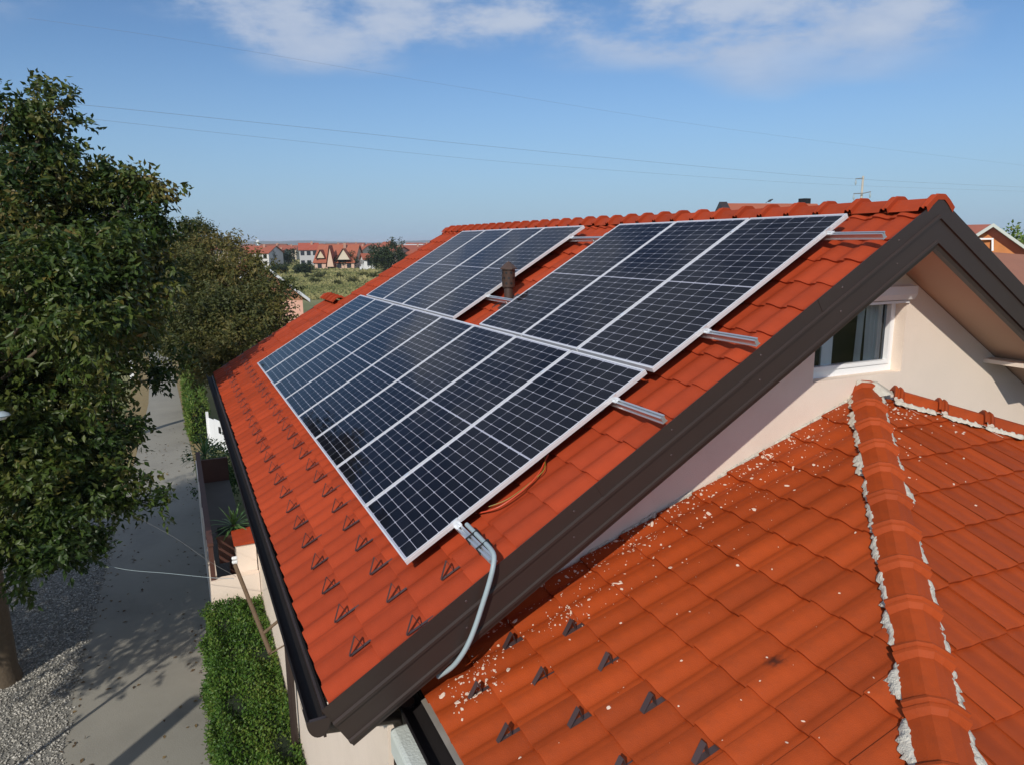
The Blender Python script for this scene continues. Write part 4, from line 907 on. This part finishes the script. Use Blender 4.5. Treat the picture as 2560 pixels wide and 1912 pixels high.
wire([W(x*K, y*K, t) for x, y, t in ((-100, 205, 56), (165, 226, 60), (620, 272, 70), (1100, 321, 84), (1600, 368, 104), (1860, 388, 118), (2212, 405, 140), (2500, 416, 160))], .012, 'upper wire of the lower pair of overhead wires in the sky')
wire([W(x*K, y*K, t) for x, y, t in ((-100, 222, 56), (165, 254, 60), (620, 303, 70), (1100, 351, 84), (1600, 388, 104), (1860, 402, 118), (2212, 414, 140), (2500, 422, 160))], .009, 'lower wire of the lower pair of overhead wires in the sky')

# ------------------------------------------------------------------ houses and trees beyond
CRH = Vector((CR[0], CR[1], 0)).normalized(); CFH = Vector((CF[0], CF[1], 0)).normalized()
COLS = {}
def cmat(kind, col):
    k = (kind, col)
    if k not in COLS:
        COLS[k] = mat('far_'+kind, col, .9, vary=.15 if kind == 'roof' else .06, vscale=1.5 if kind == 'roof' else .5, bump=.3 if kind == 'roof' else 0, bscale=8)
    return COLS[k]
MT['farwin'] = mat('far_window', (.03, .035, .045), .15)
RED, DRED, BRN = (.32, .085, .045), (.27, .075, .045), (.20, .085, .055)
def far_house(px, t, lpx, ytop, yeave, label, wall=(.55, .50, .44), roofc=RED, yaw=0, depth=None, end=False, wins=3, chim=True, hip=False, zb=ZG, cat='house', name='far_house', group='houses across the field'):
    k = t/FPX; top = W(px, ytop, t); zt = top[2]; ze = W(px, yeave, t)[2]; c_ = Vector((top[0], top[1], zb)); ln = lpx*k; dp_ = depth or ln*.75
    a = rad(yaw); X = (CRH*math.cos(a)+CFH*math.sin(a)); Yv = (CFH*math.cos(a)-CRH*math.sin(a))
    if end: X, Yv = Yv, -X
    def P(x, y, z): q_ = c_+X*x+Yv*y; return Vector((q_.x, q_.y, z))
    h = thing(name, tuple(c_), label, cat, group); hl, hd = ln/2, dp_/2
    w = B(); w.add([P(-hl, -hd, zb), P(hl, -hd, zb), P(hl, hd, zb), P(-hl, hd, zb), P(-hl, -hd, ze), P(hl, -hd, ze), P(hl, hd, ze), P(-hl, hd, ze), P(-hl, 0, zt-.15), P(hl, 0, zt-.15)], [(0, 1, 5, 4), (1, 2, 6, 9, 5), (2, 3, 7, 6), (3, 0, 4, 8, 7)]); adopt(w.build('wall', cmat('wall', wall)), h)
    r = B(); ov, th = .45, .22; sl_ = (zt-ze)/hd; e0 = ze-ov*sl_; hx = hl+.4; hi = hl*.45 if hip else hx
    for sg in (-1, 1):
        r.add([P(-hx, sg*(hd+ov), e0), P(hx, sg*(hd+ov), e0), P(hi, 0, zt), P(-hi, 0, zt), P(-hx, sg*(hd+ov), e0-th), P(hx, sg*(hd+ov), e0-th), P(hi, 0, zt-th), P(-hi, 0, zt-th)], [(0, 1, 2, 3), (4, 5, 6, 7), (0, 1, 5, 4), (1, 2, 6, 5), (3, 0, 4, 7)])
    if hip:
        for sg in (-1, 1): r.add([P(sg*hx, -(hd+ov), e0), P(sg*hx, hd+ov, e0), P(sg*hi, 0, zt)], [(0, 1, 2)])
    ro = adopt(r.build('roof', cmat('roof', roofc)), h)
    if chim:
        q_ = c_+X*(hl*.35)+Yv*(-hd*.25); cb_ = B(); cb_.box(-.3, .3, -.3, .3, zt-1.2, zt+.45); cb_.v = [(p_[0]+q_.x, p_[1]+q_.y, p_[2]) for p_ in cb_.v]; o = cb_.build('chimney', cmat('wall', (.45, .27, .20))); o.parent = ro; o.matrix_parent_inverse = Matrix.Identity(4)
    def winat(f0, f1, out_, z0, wd, hg):
        ww = B(); ww.add([P(*f0(-wd/2), z0), P(*f0(wd/2), z0), P(*f0(wd/2), z0+hg), P(*f0(-wd/2), z0+hg)]+[P(*f1(-wd/2), z0), P(*f1(wd/2), z0), P(*f1(wd/2), z0+hg), P(*f1(-wd/2), z0+hg)], [(0, 1, 2, 3), (0, 1, 5, 4), (1, 2, 6, 5), (2, 3, 7, 6), (3, 0, 4, 7)])
        adopt(ww.build('window', MT['farwin']), h)
    for i in range(wins):
        xc = -hl+ln*(i+.5)/wins; z0 = ze-2.0
        if z0 > zb+.3: winat(lambda d_, xc=xc: (xc+d_, -hd-.05), lambda d_, xc=xc: (xc+d_, -hd+.1), 0, z0, 1.2, 1.3)
        if z0-2.9 > zb+.3: winat(lambda d_, xc=xc: (xc+d_, -hd-.05), lambda d_, xc=xc: (xc+d_, -hd+.1), 0, z0-2.9, 1.2, 1.3)
    for i in range(2):
        yc = -hd*.4+hd*.8*i
        winat(lambda d_, yc=yc: (-hl-.05, yc+d_), lambda d_, yc=yc: (-hl+.1, yc+d_), 0, ze-1.7, 1.0, 1.2)
    return h
WH, CRM, PNK, TAN = (.62, .61, .58), (.55, .47, .37), (.58, .40, .31), (.42, .33, .26)
far_house(652, 232, 76, 615, 631, 'long low white house with broad red roof, leftmost big roof across the field', WH, RED, yaw=-6, depth=11, wins=4)
far_house(771, 236, 44, 608, 623, 'tall grey-white house with bright red roof beside the two dark round trees', (.46, .46, .46), (.36, .08, .045), yaw=14, depth=9, wins=3)
h3 = far_house(848, 208, 98, 612, 652, 'big house with steep orange-red roof and pink pointed gable across the field', PNK, (.33, .10, .055), yaw=-4, depth=11, wins=4)
def gable(h, px, t, wpx, ytop, ybase, m, rm, dep=3.5):
    k = t/FPX; w_ = wpx*k/2; a = Vector(W(px, ytop, t)); zb_ = W(px, ybase, t)[2]; g = B()
    base_ = Vector((a.x, a.y, 0)); L_, R_ = base_-CRH*w_, base_+CRH*w_
    pts_ = [Vector((L_.x, L_.y, zb_)), Vector((R_.x, R_.y, zb_)), a]; g.add(pts_, [(0, 1, 2)]); adopt(g.build('front_gable', m), h)
    rf_ = B(); D_ = CFH*dep
    up2 = Vector((0, 0, .12)); o1 = -CFH*.5
    for q_ in (pts_[0]-CRH*.3, pts_[1]+CRH*.3): rf_.add([q_+o1+up2-Vector((0, 0, .3)), a+o1+up2, a+D_+up2, q_+D_+up2-Vector((0, 0, .3))], [(0, 1, 2, 3)])
    adopt(rf_.build('gable_roof', rm), h)
gable(h3, 823, 201, 17, 615, 668, cmat('wall', (.62, .45, .34)), cmat('roof', (.33, .10, .055)))
gable(h3, 857, 201, 32, 623, 650, cmat('wall', (.60, .53, .42)), cmat('roof', (.33, .10, .055)))
gable(h3, 800, 203, 20, 626, 646, cmat('wall', (.60, .50, .36)), cmat('roof', DRED))
far_house(918, 200, 26, 634, 646, 'small white house with low red roof right of the big pointed gable', (.70, .70, .68), RED, yaw=20, depth=6, wins=1, chim=False)
far_house(905, 268, 30, 614, 624, 'red-roofed house behind the small white one', CRM, RED, yaw=-15, depth=9, wins=2)
far_house(968, 300, 40, 605, 616, 'house with flat-looking orange roof above the large round tree', CRM, RED, yaw=5, depth=11, wins=3, hip=True)
far_house(1034, 330, 46, 611, 612.5, 'long white flat-roofed block at the right end of the village', (.74, .74, .73), (.6, .6, .6), yaw=3, depth=10, wins=6, chim=False)
far_house(996, 222, 26, 617, 627, 'pinkish unfinished house between the round tree and the panels', TAN, DRED, yaw=-20, depth=8, wins=2)
far_house(1030, 226, 30, 624, 634, 'low red roof just beyond the edge of the tiled roof', CRM, RED, yaw=12, depth=8, wins=2, chim=False)
far_house(588, 205, 34, 621, 634, 'brown-roofed house at the left end of the village behind the trees', TAN, BRN, yaw=28, depth=9, wins=2)
far_house(615, 250, 40, 619, 628, 'dim red roof between the brown roof and the long white house', CRM, DRED, yaw=-25, depth=9, wins=2)
far_house(722, 330, 40, 614, 623, 'distant orange roof between the long white house and the tall house', CRM, RED, yaw=10, depth=11, wins=3)
far_house(702, 262, 26, 622, 632, 'low dark red roof behind the round tree left of the tall house', WH, DRED, yaw=-12, depth=8, wins=2)
far_house(560, 320, 46, 616, 624, 'farthest red roof at the left end of the village', CRM, DRED, yaw=8, depth=10, wins=3)
far_house(1060, 380, 50, 608, 616, 'distant red roof at the far right of the village', CRM, DRED, yaw=-8, depth=12, wins=3)
far_house(880, 390, 60, 608, 615, 'hazy red roof far behind the big pointed gable', CRM, DRED, yaw=6, depth=12, wins=3)
far_house(940, 410, 44, 609, 615, 'hazy roof far behind the round tree', CRM, DRED, yaw=-14, depth=12, wins=3)
rh = random.Random(4)
for i in range(22):
    px_ = rh.uniform(560, 1075); t__ = rh.uniform(300, 620); k_ = 1/ t__; yt_ = 610-.012*(px_-800)*.6+rh.uniform(-2, 6)*300/t__
    far_house(px_, t__, rh.uniform(9, 13)*FPX/t__, yt_, yt_+rh.uniform(3.2, 4.2)*FPX/t__/1.6, 'small hazy red roof among the distant village houses', rh.choice((WH, CRM, PNK, TAN)), rh.choice((RED, DRED, BRN, (.36, .11, .06))), yaw=rh.uniform(-40, 40), depth=rh.uniform(8, 11), wins=2, chim=rh.random() < .5, group='hazy far village roofs')
tw_ = thing('water_tower', tuple(W(645, 640, 1400)*np.array((1, 1, 0))+np.array((0, 0, ZG))), 'tiny white tower on the horizon above the village', 'tower')
q_ = Vector(W(645, 608, 1400)); adopt(B().tube([(q_.x, q_.y, ZG), (q_.x, q_.y, q_.z)], 1.6, 8).build('shaft', MT['white']), tw_); adopt(B().lathe([(1.6, 0), (3.6, 2), (3.6, 5), (0, 6)], q_, 10).build('tank', MT['white']), tw_)
def far_tree(px, pyb, wpx, ytop, label, m='leaff', dens=1.0, vb=(.1, .7), t=None, name='far_tree', group='trees across the field'):
    if t is None: t = float((onZ(px, pyb, ZG)-CAM) @ CF)
    k = t/FPX; b_ = W(px, pyb, t); zt = W(px, ytop, t)[2]; hgt = zt-ZG; r = wpx*k/2; base_ = (b_[0], b_[1], ZG); rb = min(r, hgt*.5)
    blobs = []
    for i in range(9):
        a = i*2.4; q_ = rb*.55*(1 if i else 0); zc = ZG+hgt*(.38+.42*((i*.37) % 1)); s_ = rb*random.uniform(.40, .62)
        zc = min(zc, zt-s_*.85)
        blobs.append((b_[0]+math.cos(a)*q_*r/rb*CRH.x+math.sin(a)*q_*CFH.x, b_[1]+math.cos(a)*q_*r/rb*CRH.y+math.sin(a)*q_*CFH.y, zc, s_))
    n = int(700*dens); ll = max(.30, r*.13)
    return tree(name, label, base_, blobs, (b_[0], b_[1], ZG+hgt*.3), max(.08, r*.05), n, 4, ll, ll*.6, MT[m], vb=vb, hollow=.35, droop=.2, group=group)
far_tree(722, 668, 46, 624, 'dark round tree left of the tall grey-white house', vb=(.0, .35))
far_tree(773, 668, 36, 624, 'dark bushy tree right of the tall grey-white house', vb=(.0, .35))
far_tree(862, 678, 70, 640, 'low dark tree in front of the big pointed-gable house', vb=(.0, .4))
far_tree(962, 690, 80, 611, 'large round tree standing nearest the tiled roof edge', vb=(.1, .6), dens=1.8)
far_tree(660, 672, 60, 636, 'green bushy tree before the long white house', m='leafd', vb=(.1, .5))
far_tree(610, 676, 60, 640, 'olive tree before the brown-roofed house', m='leafd', vb=(.1, .5))
far_tree(700, 690, 50, 660, 'low shrub at the field edge below the dark round tree', vb=(.2, .7))
far_tree(760, 690, 60, 660, 'wide low thicket at the field edge in the middle', vb=(.1, .5))
far_tree(900, 672, 26, 648, 'small tree beside the small white house', vb=(.1, .4))
far_tree(1002, 672, 34, 634, 'small tree between the round tree and the pink house', vb=(.1, .4))
for i, (px, py, w_) in enumerate(((800, 700, 34), (850, 700, 26), (790, 712, 26), (880, 712, 30), (905, 695, 26), (845, 716, 18), (770, 700, 20), (930, 700, 30))):
    far_tree(px, py, w_, py-w_*.45, 'scrubby bush out in the dry field, %s counted from the left' % ORD[[1, 4, 2, 5, 6, 3, 0, 7][i]], m='leafd', dens=.35, vb=(.0, .5), name='bush', group='bushes in the field')
# white garden wall across the field
fw = [Vector(onZ(x, y, ZG)) for x, y in ((849, 672), (868, 675), (888, 678), (902, 681))]
fwt = thing('garden_wall', tuple(fw[1]), 'low white garden wall with pillars below the big house', 'wall')
for i, (a, b_) in enumerate(zip(fw, fw[1:])): adopt(B().prism([a, b_, b_+Vector((0, 0, .7)), a+Vector((0, 0, .7))], CFH*.2).build('panel', MT['white']), fwt)
for p_ in fw: adopt(B().box(p_.x-.2, p_.x+.2, p_.y-.2, p_.y+.2, ZG, ZG+1.5).build('pillar', MT['white']), fwt)
# tall field grass near enough to read
def fieldgrass():
    n = 30000; px = RNG.uniform(640, 1050, n); py = 655+95*RNG.random(n)**1.2; P = np.array([onZ(a, b_, ZG) for a, b_ in zip(px, py)])
    t = np.linalg.norm(P-CAM, axis=1); ax = unit(np.column_stack([RNG.normal(0, .35, n), RNG.normal(0, .35, n), np.ones(n)])); l = RNG.uniform(.35, .9, n)*np.clip(t/150, .6, 1.6)
    nz = .5+.5*np.sin(P[:, 0]*.16+np.sin(P[:, 1]*.07)*2)*np.sin(P[:, 1]*.11+1)
    return leafmesh('field_grass', P, ax, l, l*.9, .25+.6*nz+RNG.normal(0, .15, n))
MT['fgrass'] = mat('field_grass', (0, 0, 0), .9, varattr=[(.09, .12, .038), (.19, .20, .075), (.32, .30, .125), (.40, .35, .17)], transl=.2)
tag(ob('field_grass', fieldgrass(), MT['fgrass']), label='tall dry grass and weeds covering the field before the village', cat='grass', kind='stuff')
# neighbour's pink house beyond the brownish tree
nb = thing('neighbour_house', tuple(np.array(W(690, 760, 46))*np.array((1, 1, 0))+np.array((0, 0, ZG))), 'pink-walled neighbour house with brown gable and pale roof edge behind the brownish tree', 'house')
tN = 46; A0 = Vector(W(652, 652, tN)); E0 = Vector(W(781, 748, tN)); wr = Vector(W(756, 745, tN)); wl = A0-(wr-A0); wl = Vector((2*A0.x-wr.x, 2*A0.y-wr.y, wr.z)); bk = CFH*9-CRH*4.2
g = B(); zpk = wr.z-.15
g.add([Vector((wl.x, wl.y, ZG)), Vector((wr.x, wr.y, ZG)), Vector((wr.x, wr.y, zpk)), Vector((wl.x, wl.y, zpk))], [(0, 1, 2, 3)]); wrb = wr+bk; g.add([Vector((wr.x, wr.y, ZG)), Vector((wrb.x, wrb.y, ZG)), Vector((wrb.x, wrb.y, zpk)), Vector((wr.x, wr.y, zpk))], [(0, 1, 2, 3)])
adopt(g.build('wall', cmat('wall', (.62, .36, .28))), nb)
g = B(); o_ = -CFH*.03; g.add([Vector((wl.x, wl.y, zpk))+o_, Vector((wr.x, wr.y, zpk))+o_, Vector((wr.x, wr.y, wr.z+.25))+o_, A0-Vector((0, 0, .25))+o_, Vector((wl.x, wl.y, wr.z+.25))+o_], [(0, 1, 2, 3, 4)]); adopt(g.build('gable', cmat('wall', (.33, .16, .09))), nb)
EL = Vector((2*A0.x-E0.x, 2*A0.y-E0.y, E0.z)); fo = -CFH*.5
for q_ in (E0, EL):
    g = B(); g.add([q_+fo, A0+fo, A0+bk, q_+bk], [(0, 1, 2, 3)]); g.add([p_-Vector((0, 0, .2)) for p_ in (q_+fo, A0+fo, A0+bk, q_+bk)], [(3, 2, 1, 0)]); adopt(g.build('roof', cmat('roof', RED)), nb)
    g = B(); g.prism([q_+fo+Vector((0, 0, .04)), A0+fo+Vector((0, 0, .04)), A0+fo-Vector((0, 0, .16)), q_+fo-Vector((0, 0, .16))], -CFH*.06); adopt(g.build('verge_board', cmat('metal', (.50, .52, .54))), nb)
# brick house at the right edge
br = thing('brick_house', tuple(np.array(W(2480, 700, 26))*np.array((1, 1, 0))+np.array((0, 0, ZG))), 'bare orange brick gable house with pale roof edges at the right edge', 'house')
MT['brick'] = mat('hollow_brick', (.52, .20, .07), .9, vary=.25, vscale=2.5, bump=.5, bscale=20)
tB = 26; A1 = Vector(W(2466, 562, tB)); E1 = Vector(W(2575, 640, tB)); L1 = Vector((2*A1.x-E1.x, 2*A1.y-E1.y, E1.z)); bk = CFH*9-CRH*6.5; fo = -CFH*.35
g = B(); ins = .86; R1 = A1.lerp(E1, ins); Lf = A1.lerp(L1, ins); g.add([Vector((Lf.x, Lf.y, ZG)), Vector((R1.x, R1.y, ZG)), R1-Vector((0, 0, .12)), A1-Vector((0, 0, .12)), Lf-Vector((0, 0, .12))], [(0, 1, 2, 3, 4)]); adopt(g.build('wall', MT['brick']), br)
for q_ in (E1, L1):
    g = B(); g.add([q_+fo, A1+fo, A1+bk, q_+bk], [(0, 1, 2, 3)]); g.add([p_-Vector((0, 0, .10)) for p_ in (q_+fo, A1+fo, A1+bk, q_+bk)], [(3, 2, 1, 0)]); adopt(g.build('roof', cmat('roof', (.30, .10, .07))), br)
    g = B(); g.prism([q_+fo+Vector((0, 0, .03)), A1+fo+Vector((0, 0, .03)), A1+fo-Vector((0, 0, .09)), q_+fo-Vector((0, 0, .09))], -CFH*.05); adopt(g.build('verge_board', cmat('metal', (.50, .54, .50))), br)
w0, w1 = W(2452, 597, tB-.05), W(2485, 628, tB-.05); fr_ = B()
for (xa_, ya_, xb_, yb_) in ((2446, 596, 2484, 600), (2479, 600.5, 2484, 628)):
    fr_.add([W(xa_, ya_, tB-.06), W(xb_, ya_, tB-.06), W(xb_, yb_, tB-.06), W(xa_, yb_, tB-.06), W(xa_, ya_, tB-.01), W(xb_, ya_, tB-.01), W(xb_, yb_, tB-.01), W(xa_, yb_, tB-.01)], [(0, 1, 2, 3), (0, 1, 5, 4), (1, 2, 6, 5), (2, 3, 7, 6), (3, 0, 4, 7)])
adopt(fr_.build('window_frame', MT['white']), br)
lt = B(); tL = 20; lt.add([W(2440, 628, tB-.6), W(2600, 640, tB-.6), W(2640, 790, tL), W(2440, 790, tL)], [(0, 1, 2, 3)]); adopt(lt.build('lean_to_roof', cmat('roof', (.28, .12, .075))), br)
far_tree(2530, 660, 130, 532, 'green tree behind the bare brick house at the right edge', t=44, vb=(.2, .8), m='leafg', dens=2.2, name='garden_tree', group=None)
# roof showing just above the ridge
bh = thing('neighbour_house', tuple(np.array(W(1930, 560, 24))*np.array((1, 1, 0))+np.array((0, 0, ZG))), 'neighbour roof with dark gable board just showing above the main ridge', 'house')
tR = 24; a, b_ = Vector(W(1817, 509, tR)), Vector(W(2043, 510, tR)); dn = Vector((0, 0, -1.9)); fr2, bk2 = -CFH*3.2, CFH*3.2
for q_ in (fr2, bk2):
    g = B(); g.add([a, b_, b_+q_+dn, a+q_+dn], [(0, 1, 2, 3)]); g.add([p_-Vector((0, 0, .15)) for p_ in (a, b_, b_+q_+dn, a+q_+dn)], [(3, 2, 1, 0)]); adopt(g.build('roof', cmat('roof', (.34, .10, .055))), bh)
    g = B(); g.prism([a+Vector((0, 0, .05)), a+q_+dn+Vector((0, 0, .05)), a+q_+dn-Vector((0, 0, .25)), a-Vector((0, 0, .25))], -CRH*.25); adopt(g.build('barge_board', MT['brown']), bh)
g = B(); a2, b2_ = a+CRH*.3, b_-CRH*.3
pts_ = [a2+fr2*.85, b2_+fr2*.85, b2_+bk2*.85, a2+bk2*.85]; lo_ = [Vector((p_.x, p_.y, ZG)) for p_ in pts_]; hi_ = [Vector((p_.x, p_.y, a.z-1.75)) for p_ in pts_]
g.add(lo_+hi_+[a2-Vector((0, 0, .2)), b2_-Vector((0, 0, .2))], [(0, 1, 5, 4), (1, 2, 6, 9, 5), (2, 3, 7, 6), (3, 0, 4, 8, 7)]); adopt(g.build('wall', MT['wall']), bh)
q_ = Vector(W(2011, 507, tR+.6)); ch = B(); ch.box(-.14, .14, -.14, .14, -1.0, .13); ch.v = [(p_[0]+q_.x, p_[1]+q_.y, p_[2]+q_.z) for p_ in ch.v]; adopt(ch.build('chimney', MT['black']), bh)
# bird on that roof
bd = Vector(W(1925, 506, tR)); bb = B()
prof_ = [(0, -.09), (.016, -.08), (.032, -.04), (.036, 0), (.028, .04), (.016, .055), (.022, .075), (.018, .095), (0, .105)]
Mb = Matrix.Translation(bd+Vector((0, 0, .05))) @ Matrix.Rotation(rad(65), 4, Vector(tuple(CFH))); b0 = B(); b0.lathe(prof_, (0, 0, 0), 9); b0.add([(0, -.012, -.07), (0, .012, -.07), (.01, .016, -.16), (.01, -.016, -.16)], [(0, 1, 2, 3)]); b0.add([(.0, -.004, .1), (0, .004, .1), (.004, 0, .13)], [(0, 1, 2)])
b0.v = [tuple(Mb @ Vector(p_)) for p_ in b0.v]; b0.tube([bd+Vector((.01, 0, .03)), bd+Vector((.01, 0, -.03))], .004, 4); o = b0.build('bird', MT['black']); smooth_by_angle(o, 60); tag(o, 'small dark bird perched on the neighbour ridge above the panels', 'bird')
# power line mast
tP = 128; ms = thing('power_mast', tuple(np.array(W(2157, 600, tP))*np.array((1, 1, 0))+np.array((0, 0, ZG))), 'pale power line mast with cross arms rising above the ridge', 'power mast')
tp = Vector(W(2158, 441, tP)); bt = Vector((tp.x, tp.y, ZG)); MT['mast'] = mat('mast_concrete', (.50, .46, .40), .9)
adopt(B().tube([bt, tp], [.28, .17], 8).build('pole', MT['mast']), ms)
def arm(x0, y0, x1, y1): adopt(B().tube([W(x0, y0, tP), W(x1, y1, tP)], .09, 6).build('cross_arm', MT['wire']), ms)
arm(2139, 448, 2160, 446); arm(2134, 485, 2158, 484); arm(2158, 484, 2177, 480)
for x, y in ((2140, 449), (2135, 486), (2176, 481)): adopt(B().lathe([(0, 0), (.10, -.1), (.10, -.25), (.16, -.45), (.16, -.75), (.05, -1.0), (0, -1.1)], Vector(W(x, y, tP)), 8).build('insulator', mat('glass_insulator', (.35, .42, .46), .3)), ms)
# far hills
hv, hf = [], []; nn = 90
for i in range(nn):
    a = rad(-25+100*i/(nn-1)); D = 5200; hgt = 13+6*math.sin(i*.31)+4*math.sin(i*.83+1)+2*math.sin(i*2.1); x, y = D*math.sin(a), D*math.cos(a)
    hv += [(x*.80, y*.80, ZG-1), (x, y, hgt*.9), (x*1.3, y*1.3, hgt*1.5)]
for i in range(nn-1): hf += [(3*i, 3*i+3, 3*i+4, 3*i+1), (3*i+1, 3*i+4, 3*i+5, 3*i+2)]
hl_ = ob('hills', pmesh('hills', hv, hf), mat('hill_forest', (.045, .06, .035), .95, vary=.4, vscale=.004), smooth=True); tag(hl_, kind='structure')

# fallen leaves on the lane, screws and joints on the barge board
def litter():
    n = 420; Y_ = RNG.uniform(4, 30, n); lx = np.interp(Y_, [q[1] for q in rl], [q[0] for q in rl]); rx = np.interp(Y_, [q[1] for q in rr], [q[0] for q in rr])
    u = RNG.random(n); u = np.where(RNG.random(n) < .55, np.where(RNG.random(n) < .6, RNG.beta(1, 8, n), RNG.beta(8, 1, n)), u); P = np.column_stack([lx+(rx-lx)*u, Y_, np.full(n, ZG+.014)])
    ax = unit(np.column_stack([RNG.normal(0, 1, n), RNG.normal(0, 1, n), RNG.normal(.1, .12, n)])); return leafmesh('fallen_leaves', P, ax, RNG.uniform(.05, .12, n), RNG.uniform(.03, .06, n), RNG.random(n), side=np.tile(np.array([[0, 0, 1.]]), (n, 1))+RNG.normal(0, .2, (n, 3)))
tag(ob('fallen_leaves', litter(), mat('dead_leaf', (0, 0, 0), .8, varattr=[(.05, .03, .015), (.12, .07, .03), (.20, .14, .06)])), label='dry brown leaves scattered along the lane edges', cat='leaves', kind='stuff')
for i, dv in enumerate((.35, 1.15, 1.95, 2.75, 3.55, 4.15)):
    x = dv*c-.1
    for dz, yo in ((-.055, -.0015), (-.215, -.0045)):
        z_ = ZT0-(XR-x)*s/c+dz; scw = B(); scw.lathe([(.0, .003), (.006, .002), (.008, .0)], (0, 0, 0), 8); scw.v = [(x+p_[0], YG0+yo-p_[2], z_+p_[1]) for p_ in scw.v]; adopt(scw.build('screw', MT['guard']), house)
for x in (1.05, 2.75):
    z_ = ZT0-(XR-x)*s/c; jb = B(); jb.prism([(x-.02, YG0-.003, z_-.012), (x+.02, YG0-.003, z_+.012), (x+.02+.16*s*c, YG0-.003, z_-.100), (x-.02+.16*s*c, YG0-.003, z_-.124)], (0, .003, 0)); adopt(jb.build('joint_cover', MT['brown']), house)
# ------------------------------------------------------------------ the hazy air
hzm = bpy.data.materials.new('haze_air'); hzm.use_nodes = True; t_ = hzm.node_tree; t_.nodes.clear()
o_ = N(t_, 'ShaderNodeOutputMaterial'); pv = N(t_, 'ShaderNodeVolumePrincipled'); pv.inputs['Color'].default_value = (.80, .88, 1.0, 1); pv.inputs['Density'].default_value = 0.00016; pv.inputs['Anisotropy'].default_value = 0.0
L(t_, pv.outputs[0], o_.inputs['Volume'])
tag(ob('haze', B().box(-8500, 8500, -8500, 8500, ZG-3, 34).mesh('haze'), hzm), kind='stuff')
